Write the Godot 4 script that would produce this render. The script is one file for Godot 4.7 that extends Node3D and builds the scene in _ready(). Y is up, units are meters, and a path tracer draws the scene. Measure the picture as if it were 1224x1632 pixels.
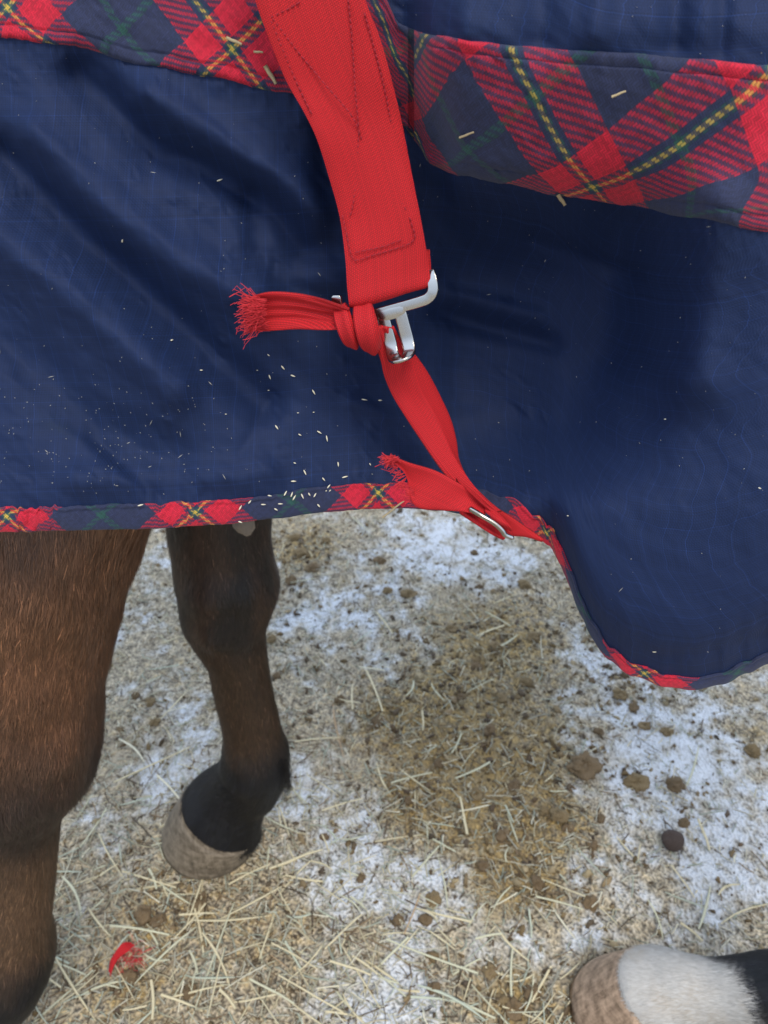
extends Node3D
# A bay horse in a navy blanket with tartan trim, seen from close by its near side, on trampled snow.

const F := 1220.0                 # focal length in pixels of the 1224 x 1632 photograph
const PITCH := 0.6108652          # the camera looks 35 degrees down
const EYE := Vector3(0, 0.95, 0)
var CP := cos(PITCH)
var SP := sin(PITCH)
var rng := RandomNumberGenerator.new()
var M := {}
var used := {}
var nz := FastNoiseLite.new()
var nf := FastNoiseLite.new()

# ------------------------------------------------------------------ small helpers
func lin(r: float, g: float, b: float) -> Color:
	return Color(r, g, b).linear_to_srgb()

func at(px: float, py: float, d: float) -> Vector3:          # a point d metres in front of the eye along the ground
	var a := (px - 612.0) / F
	var b := (816.0 - py) / F
	var dz := -CP - b * SP
	var t := d / -dz
	return EYE + Vector3(a, -SP + b * CP, dz) * t

func gnd(px: float, py: float) -> Vector3:                    # the same, on the ground
	var b := (816.0 - py) / F
	var dy := -SP + b * CP
	var t := -EYE.y / dy
	return Vector3((px - 612.0) / F * t, 0, (-CP - b * SP) * t)

func pix(p: Vector3) -> Vector2:
	var q := p - EYE
	var zd := -q.z * CP - q.y * SP
	return Vector2(612.0 + F * q.x / zd, 816.0 - F * (q.y * CP - q.z * SP) / zd)

func herm(xs: Array, ys: Array, x: float) -> float:
	var n := xs.size()
	if x <= xs[0]: return ys[0]
	if x >= xs[n - 1]: return ys[n - 1]
	var lo := 0
	var hi := n - 1
	while hi - lo > 1:
		var md := (lo + hi) >> 1
		if xs[md] <= x: lo = md
		else: hi = md
	var i := lo
	var h: float = xs[i + 1] - xs[i]
	var s: float = (x - xs[i]) / h
	var dm: float = (ys[i + 1] - ys[i]) / h
	var m0: float = dm
	var m1: float = dm
	if i > 0:
		var dl: float = (ys[i] - ys[i - 1]) / (xs[i] - xs[i - 1])
		m0 = 0.0 if dl * dm <= 0 else 2.0 * dl * dm / (dl + dm)
	if i < n - 2:
		var dr: float = (ys[i + 2] - ys[i + 1]) / (xs[i + 2] - xs[i + 1])
		m1 = 0.0 if dr * dm <= 0 else 2.0 * dr * dm / (dr + dm)
	var s2 := s * s
	var s3 := s2 * s
	return (2 * s3 - 3 * s2 + 1) * ys[i] + (s3 - 2 * s2 + s) * h * m0 + (3 * s2 - 2 * s3) * ys[i + 1] + (s3 - s2) * h * m1

func numbered(called: String) -> String:
	if not used.has(called):
		used[called] = 0
		return called
	used[called] += 1
	return "%s_%03d" % [called, used[called]]

func tag(o: Node3D, label: String, category: String, group := "", kind := "") -> Node3D:
	o.set_meta("label", label)
	if category: o.set_meta("category", category)
	if group: o.set_meta("group", group)
	if kind: o.set_meta("kind", kind)
	return o

func put(called: String, mesh: Mesh, m: Material, parent: Node3D = self) -> MeshInstance3D:
	var o := MeshInstance3D.new()
	o.name = numbered(called) if parent == self else called
	o.mesh = mesh
	o.material_override = m
	parent.add_child(o, true)
	return o

func base(called: String, where: Vector3) -> Node3D:
	var o := Node3D.new()
	o.name = numbered(called)
	add_child(o)
	o.position = where
	return o

func mesh_of(v: PackedVector3Array, ix: PackedInt32Array, uv := PackedVector2Array(), col := PackedColorArray(), nor := PackedVector3Array()) -> ArrayMesh:
	var a := []
	a.resize(Mesh.ARRAY_MAX)
	a[Mesh.ARRAY_VERTEX] = v
	a[Mesh.ARRAY_INDEX] = ix
	if uv.size(): a[Mesh.ARRAY_TEX_UV] = uv
	if col.size(): a[Mesh.ARRAY_COLOR] = col
	if nor.is_empty():
		nor.resize(v.size())
		for k in range(0, ix.size(), 3):
			var n := (v[ix[k + 2]] - v[ix[k]]).cross(v[ix[k + 1]] - v[ix[k]])
			nor[ix[k]] += n
			nor[ix[k + 1]] += n
			nor[ix[k + 2]] += n
		for k in v.size(): nor[k] = nor[k].normalized()
	a[Mesh.ARRAY_NORMAL] = nor
	var m := ArrayMesh.new()
	m.add_surface_from_arrays(Mesh.PRIMITIVE_TRIANGLES, a)
	return m

func grid_ix(rows: int, cols: int, flip := false, from := 0) -> PackedInt32Array:
	var ix := PackedInt32Array()
	for i in rows - 1:
		for j in cols - 1:
			var a := from + i * cols + j
			var b := a + 1
			var c := a + cols
			var d := c + 1
			if flip: ix.append_array([a, c, b, b, c, d])
			else: ix.append_array([a, b, c, b, d, c])
	return ix

func catmull(p: Array, per: int) -> PackedVector3Array:
	var out := PackedVector3Array()
	for i in p.size() - 1:
		var a: Vector3 = p[max(i - 1, 0)]
		var b: Vector3 = p[i]
		var c: Vector3 = p[i + 1]
		var d: Vector3 = p[min(i + 2, p.size() - 1)]
		for k in per:
			out.append(b.cubic_interpolate(c, a, d, float(k) / per))
	out.append(p[p.size() - 1])
	return out

# ------------------------------------------------------------------ textures
func tex_of(img: Image) -> ImageTexture:
	img.generate_mipmaps()
	return ImageTexture.create_from_image(img)

func tartan_tex() -> ImageTexture:
	var navy := Color(0.15, 0.18, 0.31)
	var red := Color(0.80, 0.10, 0.21)
	var green := Color(0.13, 0.30, 0.28)
	var yellow := Color(0.84, 0.70, 0.30)
	var seq := []
	for q in [[navy, 21], [green, 4], [navy, 21], [red, 14], [navy, 2], [green, 1], [yellow, 2], [green, 1], [navy, 2], [red, 16]]:
		for k in q[1]: seq.append(q[0])
	var n := seq.size()           # 84 threads in one sett
	var k := 8
	var s := n * k
	var data := PackedByteArray()
	data.resize(s * s * 3)
	var r := RandomNumberGenerator.new()
	r.seed = 5
	var tv := []
	for i in n * 2: tv.append(r.randf_range(0.9, 1.08))
	var o := 0
	for y in s:
		var ty := y / k
		var fy := (y % k + 0.5) / k - 0.5
		for x in s:
			var tx := x / k
			var fx := (x % k + 0.5) / k - 0.5
			var warp := ((tx - ty + 84) & 3) < 2
			var c: Color = seq[tx].lerp(seq[ty], 0.25) if warp else seq[ty].lerp(seq[tx], 0.25)
			var e: float = (1.0 - 1.1 * fx * fx) if warp else (1.0 - 1.1 * fy * fy)
			e *= (tv[tx] if warp else tv[n + ty]) * r.randf_range(0.86, 1.12)
			data[o] = int(clampf((c.r + 0.012) * e, 0, 1) * 255.0)
			data[o + 1] = int(clampf((c.g + 0.012) * e, 0, 1) * 255.0)
			data[o + 2] = int(clampf((c.b + 0.012) * e, 0, 1) * 255.0)
			o += 3
	return tex_of(Image.create_from_data(s, s, false, Image.FORMAT_RGB8, data))

func nylon_tex() -> Array:         # ripstop: 0.144 m across, a heavier thread every 9 mm or so
	var s := 1024
	var data := PackedByteArray()
	data.resize(s * s * 3)
	var hgt := PackedByteArray()
	hgt.resize(s * s)
	var r := RandomNumberGenerator.new()
	r.seed = 11
	var cx := PackedFloat32Array()
	var cy := PackedFloat32Array()
	cx.resize(s)
	cy.resize(s)
	for i in s:
		cx[i] = r.randf_range(-0.06, 0.06) + (0.05 * sin(i * 0.9))
		cy[i] = r.randf_range(-0.05, 0.05) + (0.04 * sin(i * 0.9))
	var slub := nf.get_image(s, s).get_data()
	var o := 0
	for y in s:
		var ly := y % 64 < 2
		for x in s:
			var e := 1.0 + cx[x] + cy[y]
			var h := 128 + int(40.0 * sin((x + y) * 0.785))
			var sl := float(slub[((y >> 3) * s + x) % (s * s)]) / 255.0
			if x % 64 < 2:
				e += 0.42 * sl
				h += 50
			if ly:
				e += 0.30 * float(slub[((x >> 3) * s + y) % (s * s)]) / 255.0
				h += 30
			e *= r.randf_range(0.93, 1.07)
			data[o] = int(clampf(0.090 * e, 0, 1) * 255.0)
			data[o + 1] = int(clampf(0.152 * e, 0, 1) * 255.0)
			data[o + 2] = int(clampf(0.290 * e, 0, 1) * 255.0)
			hgt[o / 3] = clampi(h, 0, 255)
			o += 3
	var hm := Image.create_from_data(s, s, false, Image.FORMAT_L8, hgt)
	hm.convert(Image.FORMAT_RGBA8)
	hm.bump_map_to_normal_map(1.6)
	return [tex_of(Image.create_from_data(s, s, false, Image.FORMAT_RGB8, data)), tex_of(hm)]

func webbing_tex() -> Array:       # 12 mm square of red polyester twill webbing
	var s := 256
	var data := PackedByteArray()
	data.resize(s * s * 3)
	var hgt := PackedByteArray()
	hgt.resize(s * s)
	var r := RandomNumberGenerator.new()
	r.seed = 3
	var tone := []
	for i in 64: tone.append(r.randf_range(0.955, 1.04))
	var o := 0
	for y in s:
		for x in s:
			var cxi := x >> 4
			var off := 8 * (cxi & 1)
			var fx := ((x & 15) - 7.5) / 8.0
			var fy := (((y + off) & 15) - 7.5) / 8.0
			var d := clampf(1.0 - 0.55 * fx * fx - 0.6 * fy * fy, 0, 1)
			var rib := 1.0 + 0.04 * sin((absi(x - 128) + y) * TAU / 32.0)
			var e: float = rib * (0.64 + 0.42 * d) * tone[cxi + 16 * (((y + off) >> 4) & 1)] * r.randf_range(0.94, 1.06)
			data[o] = int(clampf(0.79 * e, 0, 1) * 255.0)
			data[o + 1] = int(clampf(0.068 * e, 0, 1) * 255.0)
			data[o + 2] = int(clampf(0.112 * e, 0, 1) * 255.0)
			hgt[o / 3] = int(d * 200.0)
			o += 3
	var hm := Image.create_from_data(s, s, false, Image.FORMAT_L8, hgt)
	hm.convert(Image.FORMAT_RGBA8)
	hm.bump_map_to_normal_map(5.0)
	return [tex_of(Image.create_from_data(s, s, false, Image.FORMAT_RGB8, data)), tex_of(hm)]

func mat(c: Color, rough := 0.8, vertex := false) -> StandardMaterial3D:
	var m := StandardMaterial3D.new()
	m.albedo_color = c
	m.roughness = rough
	m.vertex_color_use_as_albedo = vertex
	m.cull_mode = BaseMaterial3D.CULL_DISABLED
	return m

func make_materials() -> void:
	var ny := nylon_tex()
	var m := mat(Color.WHITE, 0.72, true)
	m.metallic_specular = 0.36
	m.albedo_texture = ny[0]
	m.normal_enabled = true
	m.normal_texture = ny[1]
	m.normal_scale = 0.45
	m.uv1_scale = Vector3(1 / 0.144, 1 / 0.144, 1)
	M.nylon = m
	m = mat(Color.WHITE, 0.9)
	m.albedo_texture = tartan_tex()
	m.uv1_scale = Vector3(1 / 0.062, 1 / 0.062, 1)
	m.rim_enabled = true
	m.rim = 0.2
	m.rim_tint = 0.5
	M.tartan = m
	var wb := webbing_tex()
	m = mat(Color.WHITE, 0.8)
	m.albedo_texture = wb[0]
	m.normal_enabled = true
	m.normal_texture = wb[1]
	m.normal_scale = 0.8
	m.uv1_scale = Vector3(1 / 0.012, 1 / 0.012, 1)
	M.webbing = m
	m = mat(lin(0.62, 0.02, 0.03), 0.7)
	m.rim_enabled = true
	m.rim = 0.3
	M.red_thread = m
	M.stitch = mat(lin(0.33, 0.010, 0.024), 0.7)
	M.dark_stitch = mat(lin(0.006, 0.007, 0.014), 0.8)
	m = mat(lin(0.50, 0.485, 0.465), 0.2)
	m.metallic = 1.0
	M.metal = m
	M.hair = mat(Color.WHITE, 0.5, true)
	M.skin = mat(Color.WHITE, 0.65, true)
	M.seed = mat(lin(0.74, 0.68, 0.52), 0.7)
	M.lint = mat(lin(0.34, 0.33, 0.31), 0.9)
	M.litter = mat(Color.WHITE, 0.75, true)

# ------------------------------------------------------------------ the cloth of the blanket
const TX := [-2600, -600, 0, 200, 400, 550, 640, 690, 740, 800, 900, 1000, 1100, 1224, 1500, 2200, 4200]
const TY := [-200, 60, 250, 450, 650, 820, 1100]
const TD := [
	[.365, .36, .36, .355, .352, .35, .350, .340, .335, .333, .331, .329, .326, .324, .324, .33, .335],
	[.35, .347, .345, .342, .340, .337, .335, .306, .296, .292, .288, .285, .281, .277, .277, .285, .30],
	[.34, .335, .332, .333, .337, .339, .341, .332, .312, .304, .298, .292, .284, .274, .274, .28, .295],
	[.33, .322, .318, .320, .328, .340, .354, .364, .371, .369, .354, .328, .296, .271, .268, .275, .29],
	[.315, .305, .300, .302, .312, .326, .340, .349, .355, .354, .338, .307, .278, .261, .258, .265, .28],
	[.30, .285, .280, .283, .293, .300, .304, .303, .300, .294, .276, .263, .254, .248, .25, .255, .27],
	[.28, .265, .262, .262, .265, .268, .268, .266, .264, .262, .254, .243, .238, .239, .243, .248, .26]]
const HEMX := [-2600, -300, 0, 120, 230, 350, 440, 520, 590, 650, 700, 760, 800, 850, 872, 890, 908, 925, 945, 975, 1010, 1060, 1105, 1150, 1190, 1224, 1400, 1800, 4200]
const HEMY := [850, 850, 845, 842, 840, 833, 823, 813, 808, 807, 811, 820, 832, 853, 866, 892, 930, 975, 1015, 1050, 1075, 1092, 1097, 1088, 1070, 1055, 1035, 1045, 1045]
const LOWX := [-2600, -300, 0, 100, 240, 330, 450, 530, 600, 640, 665, 690, 740, 800, 900, 1000, 1100, 1224, 1500, 4200]
const LOWY := [10, 20, 58, 70, 103, 120, 145, 165, 183, 200, 228, 262, 279, 291, 312, 325, 345, 367, 400, 420]
const UPX := [-2600, 0, 400, 560, 610, 640, 700, 760, 830, 920, 1000, 1100, 1224, 1500, 4200]
const UPY := [-190, -170, -110, -60, -10, 40, 58, 68, 75, 82, 86, 95, 106, 130, 150]
const FOLDS := [   # width in pixels of the photograph, height in metres (plus is a ridge), then the points of the line
	[34, -.0058, 130, 120, 250, 240, 340, 275, 430, 325, 480, 400],
	[8, -.0007, 320, 170, 405, 245],
	[36, -.0062, 10, 240, 110, 350, 200, 430, 300, 530, 420, 640],
	[46, -.0045, -60, 460, 60, 580, 150, 670, 270, 745],
	[20, -.0036, 398, 320, 412, 400, 455, 455, 540, 485],
	[16, -.0035, 700, 500, 780, 525, 880, 548],
	[9, -.0008, 435, 628, 385, 720],
	[28, -.0035, 520, 210, 535, 400],
	[34, .0048, 240, 150, 440, 285, 510, 335],
	[40, .0058, 50, 215, 180, 340, 300, 425, 400, 475],
	[38, .0052, -40, 350, 130, 485, 280, 620],
	[16, .0032, 720, 470, 860, 505],
	[50, .0060, 1140, 330, 1110, 600],
	[55, -.0060, 985, 350, 970, 560],
	[26, .0024, 120, 765, 420, 755],
	[12, -.0016, 250, 790, 150, 700],
	[14, .0020, 560, 640, 700, 690],
	[12, -.0020, 850, 380, 1010, 440],
	[30, -.0030, 870, -120, 860, 60],
	[24, .0030, 960, -120, 950, 55],
	[26, -.0028, 1085, -120, 1075, 70],
	[16, -.0022, 1155, -120, 1150, 80],
	[20, .0022, 740, -120, 745, 50],
	[10, -.0012, 1224, 1012, 1120, 1040, 1040, 1046]]
var fold_box := []

func fold_height(px: float, py: float) -> float:
	var h := 0.0
	for q in FOLDS.size():
		var bx: Rect2 = fold_box[q]
		if px < bx.position.x or px > bx.end.x or py < bx.position.y or py > bx.end.y: continue
		var f: Array = FOLDS[q]
		var best := 1e9
		var p := Vector2(px, py)
		for k in range(2, f.size() - 3, 2):
			var a := Vector2(f[k], f[k + 1])
			var b := Vector2(f[k + 2], f[k + 3])
			var ab := b - a
			var t := clampf((p - a).dot(ab) / ab.length_squared(), 0, 1)
			best = minf(best, (a + ab * t).distance_squared_to(p))
		h += (2.0 if f[0] >= 26 else 1.3) * f[1] * exp(-best / (f[0] * f[0]))
	h += lerpf(0.0013, 0.0006, smoothstep(700, 900, px)) * nz.get_noise_2d(px * 0.55 + py * 0.35, (py - px * 0.75) * 1.1) + 0.00022 * nz.get_noise_2d(px * 2.2 + 500.0, py * 2.2)
	# sharper creases here and there, along the pull of the strap
	var cn := nz.get_noise_2d(px * 0.42 + py * 0.26 + 77.0, (py - px * 0.75) * 0.9)
	var cm := smoothstep(0.0, 0.25, nz.get_noise_2d(px * 0.5 - 300.0, py * 0.5 + 60.0)) * (1.0 - smoothstep(850, 1000, px))
	if cm > 0: h += cm * (0.0007 * exp(-pow((cn - 0.05) / 0.05, 2)) - 0.0007 * exp(-pow((cn + 0.02) / 0.035, 2)))
	# puckers where the cloth is sewn to the trim
	var seam := absf(py - herm(LOWX, LOWY, px) - 14.0)
	if seam < 70: h += 0.0011 * nf.get_noise_2d(px * 1.5, py * 0.25 + 40.0) * exp(-seam * seam / 900.0)
	seam = absf(herm(HEMX, HEMY, px) - 45.0 - py)
	if seam < 70: h += 0.0010 * nf.get_noise_2d(px * 1.5 + 900.0, py * 0.25) * exp(-seam * seam / 700.0)
	return h

func base_dist(px: float, py: float) -> float:
	var col := []
	for r in TD: col.append(herm(TX, r, px))
	return herm(TY, col, py)

func curl(px: float, py: float, hem: float) -> float:
	var k := smoothstep(800, 900, px) * 0.016 + 0.0015
	var s := (hem - py) / lerpf(26.0, 55.0, smoothstep(800, 900, px))
	return k * exp(-s * s)

func dist(px: float, py: float) -> float:
	var d := base_dist(px, py) + curl(px, py, herm(HEMX, HEMY, px))
	if py > -260: d -= fold_height(px, py)
	return d

func cloth(px: float, py: float, off := 0.0) -> Vector3:
	return at(px, py, dist(px, py) - off)

func columns(step: float) -> PackedFloat32Array:
	var c := PackedFloat32Array()
	var x := -2600.0
	while x < -140: 
		c.append(x)
		x += 60
	x = -140
	while x < 1380:
		c.append(x)
		x += step
	while x < 4200:
		c.append(x)
		x += 60
	c.append(4200)
	return c

func build_blanket() -> Node3D:
	var root := base("horse_blanket", Vector3(0, 0, 0))
	tag(root, "navy ripstop horse blanket with red tartan trim draped over the bay horse", "blanket")
	for f in FOLDS:
		var r := Rect2(f[2], f[3], 0, 0)
		for k in range(4, f.size() - 1, 2): r = r.expand(Vector2(f[k], f[k + 1]))
		fold_box.append(r.grow(f[0] * 2.8))
	# main panel
	var cs := columns(5.0)
	var nc := cs.size()
	var nr := 190
	var over := 26
	var v := PackedVector3Array()
	var uv := PackedVector2Array()
	var col := PackedColorArray()
	v.resize(nc * (nr + over))
	uv.resize(nc * (nr + over))
	col.resize(nc * (nr + over))
	for j in nc:
		var px := cs[j]
		var hem := herm(HEMX, HEMY, px)
		var cc := []
		for r in TD: cc.append(herm(TX, r, px))
		for i in nr:
			var py := lerpf(hem - 1.5, -200, float(i) / (nr - 1))
			var d := herm(TY, cc, py) + curl(px, py, hem)
			d -= fold_height(px, py)
			v[i * nc + j] = at(px, py, d)
			# dried dust on the lower left of the cloth
			var g := nf.get_noise_2d(px * 3.1, py * 3.1) * 0.5 + 0.5
			var dust := exp(-(pow((px - 190) / 170.0, 2) + pow((py - 690 - (px - 190) * 0.35) / 65.0, 2))) * smoothstep(0.3, 0.75, g) * 0.55
			dust += exp(-(pow((px - 92) / 26.0, 2) + pow((py - 680 - (px - 92) * 0.4) / 12.0, 2))) * smoothstep(0.15, 0.6, g) * 1.1
			dust += 0.12 * smoothstep(0.55, 0.8, g)
			col[i * nc + j] = Color(1 + dust * 1.7, 1 + dust * 0.75, 1 - dust * 0.12)
		var top := v[(nr - 1) * nc + j]
		for k in over:
			var p := top
			if k < 20:
				var ph := (k + 1) / 20.0 * PI
				p = Vector3(top.x, top.y + 0.42 * sin(ph), -0.58 + (top.z + 0.58) * cos(ph))
			else:
				p = Vector3(top.x, top.y - 0.04 * (k - 19), -0.58 - (top.z + 0.58))
			v[(nr + k) * nc + j] = p
			col[(nr + k) * nc + j] = Color.WHITE
	var j0 := 0
	while cs[j0] < 300: j0 += 1
	for i in nr + over:
		var b := i * nc
		var vv := 0.0
		if i > 0: vv = uv[b - nc + j0].y + v[b + j0].distance_to(v[b - nc + j0])
		for j in nc:
			if cs[j] <= 560: uv[b + j] = Vector2(v[b + j].x * 1.05, vv)      # the warp hangs plumb
			else: uv[b + j] = Vector2(uv[b + j - 1].x + v[b + j].distance_to(v[b + j - 1]), vv)
	put("panel", mesh_of(v, grid_ix(nr + over, nc, true), uv, col), M.nylon, root)
	# tartan bands: one on the fore section, one on the section that bulges behind the pleat
	tartan_band(root, -2600, 664, 45.0, Vector2(368, 80), Vector2.ONE)
	tartan_band(root, 650, 4200, 55.0, Vector2(945, 297), Vector2(0.88, 0.66))
	hem_binding(root)
	return root

const SETT_RED := 0.062 * (46.0 + 14.0 + 2.0 + 2.0) / 84.0     # where the yellow line runs in the sett

func tartan_band(root: Node3D, x0: float, x1: float, turn: float, cross: Vector2, weave: Vector2) -> void:
	var cs := PackedFloat32Array()
	for x in columns(5.0):
		if x >= x0 and x <= x1: cs.append(x)
	var nc := cs.size()
	var prof := [[-0.012, -0.0006], [0.0, 0.0012], [0.03, 0.0019], [0.075, 0.0017], [0.085, 0.0011], [0.095, 0.0017]]
	var nr := 26
	for k in nr: prof.append([0.11 + 0.78 * k / (nr - 1.0), 0.0019])
	prof.append_array([[0.905, 0.0017], [0.915, 0.0011], [0.925, 0.0017], [0.97, 0.0019], [1.0, 0.0012], [1.012, -0.0006]])
	nr = prof.size()
	var v := PackedVector3Array()
	for i in nr:
		for j in nc:
			var px := cs[j]
			var lo := herm(LOWX, LOWY, px)
			var up := herm(UPX, UPY, px)
			lo += 1.6 * nz.get_noise_2d(px * 4.0, 30.0)
			var pucker := 0.0005 * nf.get_noise_2d(px * 5.0, 70.0) * (1.0 if prof[i][0] < 0.12 or prof[i][0] > 0.88 else 0.0)
			v.append(cloth(px, lerpf(lo, up, prof[i][0]), prof[i][1] + pucker))
	# metres along and across the strip, laid out flat
	var fl := PackedVector2Array()
	fl.resize(nr * nc)
	var jc := 0
	while jc < nc - 1 and cs[jc] < cross.x: jc += 1
	for i in nr:
		var yy := 0.0
		if i > 0: yy = fl[(i - 1) * nc + jc].y + v[i * nc + jc].distance_to(v[(i - 1) * nc + jc])
		fl[i * nc + jc] = Vector2(0, yy)
		for j in range(jc + 1, nc): fl[i * nc + j] = Vector2(fl[i * nc + j - 1].x + v[i * nc + j].distance_to(v[i * nc + j - 1]), yy)
		for j in range(jc - 1, -1, -1): fl[i * nc + j] = Vector2(fl[i * nc + j + 1].x - v[i * nc + j].distance_to(v[i * nc + j + 1]), yy)
	var ic := 0
	var bd := 1e9
	for i in nr:
		var e := absf(pix(v[i * nc + jc]).y - cross.y)
		if e < bd:
			bd = e
			ic = i
	var o := fl[ic * nc + jc]
	var uv := PackedVector2Array()
	for p in fl:
		uv.append(((p - o) * weave).rotated(deg_to_rad(turn)) + Vector2(SETT_RED, SETT_RED))
	put("tartan_band", mesh_of(v, grid_ix(nr, nc, true), uv), M.tartan, root)

func hem_binding(root: Node3D) -> void:
	var cs := columns(4.0)
	var nc := cs.size()
	var prof := [[0.0118, 0.0002], [0.0116, 0.0012], [0.0106, 0.0015], [0.0098, 0.0008], [0.0090, 0.0015], [0.0060, 0.0018], [0.0030, 0.0018], [0.0008, 0.0016], [-0.0006, 0.0009], [-0.0010, 0.0], [-0.0006, -0.0011], [0.0012, -0.0020], [0.0098, -0.0020], [0.0112, -0.0005]]
	var v := PackedVector3Array()
	v.resize(prof.size() * nc)
	var uv := PackedVector2Array()
	uv.resize(prof.size() * nc)
	var run := 0.0
	var before := Vector3.ZERO
	var runs := PackedFloat32Array()
	var ref := 0.0
	for j in nc:
		var px := cs[j]
		var hem := herm(HEMX, HEMY, px)
		var p := cloth(px, hem)
		if j > 0: run += p.distance_to(before)
		before = p
		runs.append(run)
		if px <= 315: ref = run
		var hd := cloth(px + 3, herm(HEMX, HEMY, px + 3)) - cloth(px - 3, herm(HEMX, HEMY, px - 3))
		var pys := [hem]
		var arc := [0.0]
		var last := p
		var py := hem
		while arc[arc.size() - 1] < 0.016 and py > hem - 160:
			py -= 3.0
			var q := cloth(px, py)
			var st := q - last
			arc.append(arc[arc.size() - 1] + maxf(hd.cross(st).length() / hd.length(), 0.00012))
			pys.append(py)
			last = q
		var n0 := hd.cross(cloth(px, hem - 3) - p).normalized()
		var down := (p - cloth(px, hem - 3)).normalized()
		for i in prof.size():
			var s: float = prof[i][0] * lerpf(1.0, 0.72, smoothstep(830, 900, px)) + 0.0003 * nz.get_noise_2d(px * 3.0, 11.0)
			if s <= 0:
				v[i * nc + j] = p + down * -s + n0 * prof[i][1]
				continue
			var y := herm(arc, pys, s)
			var c := cloth(px, y)
			var n := (cloth(px + 3, y) - cloth(px - 3, y)).cross(cloth(px, y - 3) - cloth(px, y + 3)).normalized()
			v[i * nc + j] = c + n.lerp(n0, 0.3).normalized() * prof[i][1]
	for j in nc:
		var acc := 0.0
		for i in prof.size():
			if i > 0: acc += v[i * nc + j].distance_to(v[(i - 1) * nc + j])
			uv[i * nc + j] = Vector2(runs[j] - ref, 0.0060 - acc).rotated(deg_to_rad(45)) + Vector2(SETT_RED, SETT_RED)
	put("hem_binding", mesh_of(v, grid_ix(prof.size(), nc, false), uv), M.tartan, root)

# ------------------------------------------------------------------ straps
# edges: points [x, y, d] of the photograph's left and right edge; bulge(a, t) lifts the cloth towards its outer side
func ribbon(le: Array, re: Array, thick: float, per: int, m: int, bulge: Callable) -> ArrayMesh:
	var l := []
	var r := []
	for p in le: l.append(at(p[0], p[1], p[2]))
	for p in re: r.append(at(p[0], p[1], p[2]))
	return ribbon3(l, r, thick, per, m, bulge)

func ribbon3(l: Array, r: Array, thick: float, per: int, m: int, bulge: Callable) -> ArrayMesh:
	var lp := catmull(l, per)
	var rp := catmull(r, per)
	var n := lp.size()
	var v := PackedVector3Array()
	var uv := PackedVector2Array()
	var ring := 2 * (m + 1)
	var along := 0.0
	for i in n:
		if i > 0: along += ((lp[i] + rp[i]) * 0.5).distance_to((lp[i - 1] + rp[i - 1]) * 0.5)
		var tg := (lp[min(i + 1, n - 1)] + rp[min(i + 1, n - 1)] - lp[max(i - 1, 0)] - rp[max(i - 1, 0)]).normalized()
		var ac := (rp[i] - lp[i])
		var nn := tg.cross(ac).normalized()
		var w := ac.length()
		for j in m + 1:
			var a := float(j) / m
			var e := minf(1.0, minf(a, 1 - a) * m * 0.9 + 0.35)
			v.append(lp[i] + ac * a + nn * (bulge.call(a, float(i) / (n - 1)) + thick * 0.5 * e))
			uv.append(Vector2(a * w, along))
		for j in range(m, -1, -1):
			var a := float(j) / m
			var e := minf(1.0, minf(a, 1 - a) * m * 0.9 + 0.35)
			v.append(lp[i] + ac * a + nn * (bulge.call(a, float(i) / (n - 1)) - thick * 0.5 * e))
			uv.append(Vector2(a * w, along))
	var ix := PackedInt32Array()
	for i in n - 1:
		for j in ring:
			var a := i * ring + j
			var b := i * ring + (j + 1) % ring
			ix.append_array([a, a + ring, b, b, a + ring, b + ring])
	for e in [0, (n - 1) * ring]:
		for j in m:
			ix.append_array([e + j, e + j + 1, e + ring - 1 - j, e + j + 1, e + ring - 2 - j, e + ring - 1 - j])
	return mesh_of(v, ix, uv)

# a bar swept along points; wd is the direction of its width at each point
func bar(p: PackedVector3Array, wd: Array, hw: float, ht: float) -> ArrayMesh:
	var v := PackedVector3Array()
	var n := p.size()
	var k := 12
	for i in n:
		var tg := (p[min(i + 1, n - 1)] - p[max(i - 1, 0)]).normalized()
		var w: Vector3 = wd[min(i, wd.size() - 1)]
		w = (w - tg * w.dot(tg)).normalized()
		var nn := tg.cross(w)
		var sc := 0.72 if i == 0 or i == n - 1 else 1.0
		for j in k:
			var a := TAU * j / k
			var c := cos(a)
			var s := sin(a)
			v.append(p[i] + (w * signf(c) * pow(absf(c), 0.4) * hw + nn * signf(s) * pow(absf(s), 0.4) * ht) * sc)
	var ix := PackedInt32Array()
	for i in n - 1:
		for j in k:
			var a := i * k + j
			var b := i * k + (j + 1) % k
			ix.append_array([a, a + k, b, b, a + k, b + k])
	for e in [0, n - 1]:
		v.append(p[e])
		for j in k:
			if e == 0: ix.append_array([v.size() - 1, j, (j + 1) % k])
			else: ix.append_array([v.size() - 1, e * k + (j + 1) % k, e * k + j])
	return mesh_of(v, ix)

func flat(_a: float, _t: float) -> float:
	return 0.0

func strap_d(px: float, py: float) -> float:
	return herm([-200, 0, 150, 300, 400, 480], [.326, .322, .319, .314, .309, .304], py) - 0.0014 * sin(px * 0.021 + py * 0.018) * smoothstep(40, 200, py) * (1.0 - smoothstep(380, 450, py))

func thread_mesh(lines: Array, thick: float, parent: Node3D, called: String, m: Material) -> void:
	var v := PackedVector3Array()
	var ix := PackedInt32Array()
	for l in lines:
		strand(v, ix, l, thick)
	put(called, mesh_of(v, ix), m, parent)

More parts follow.
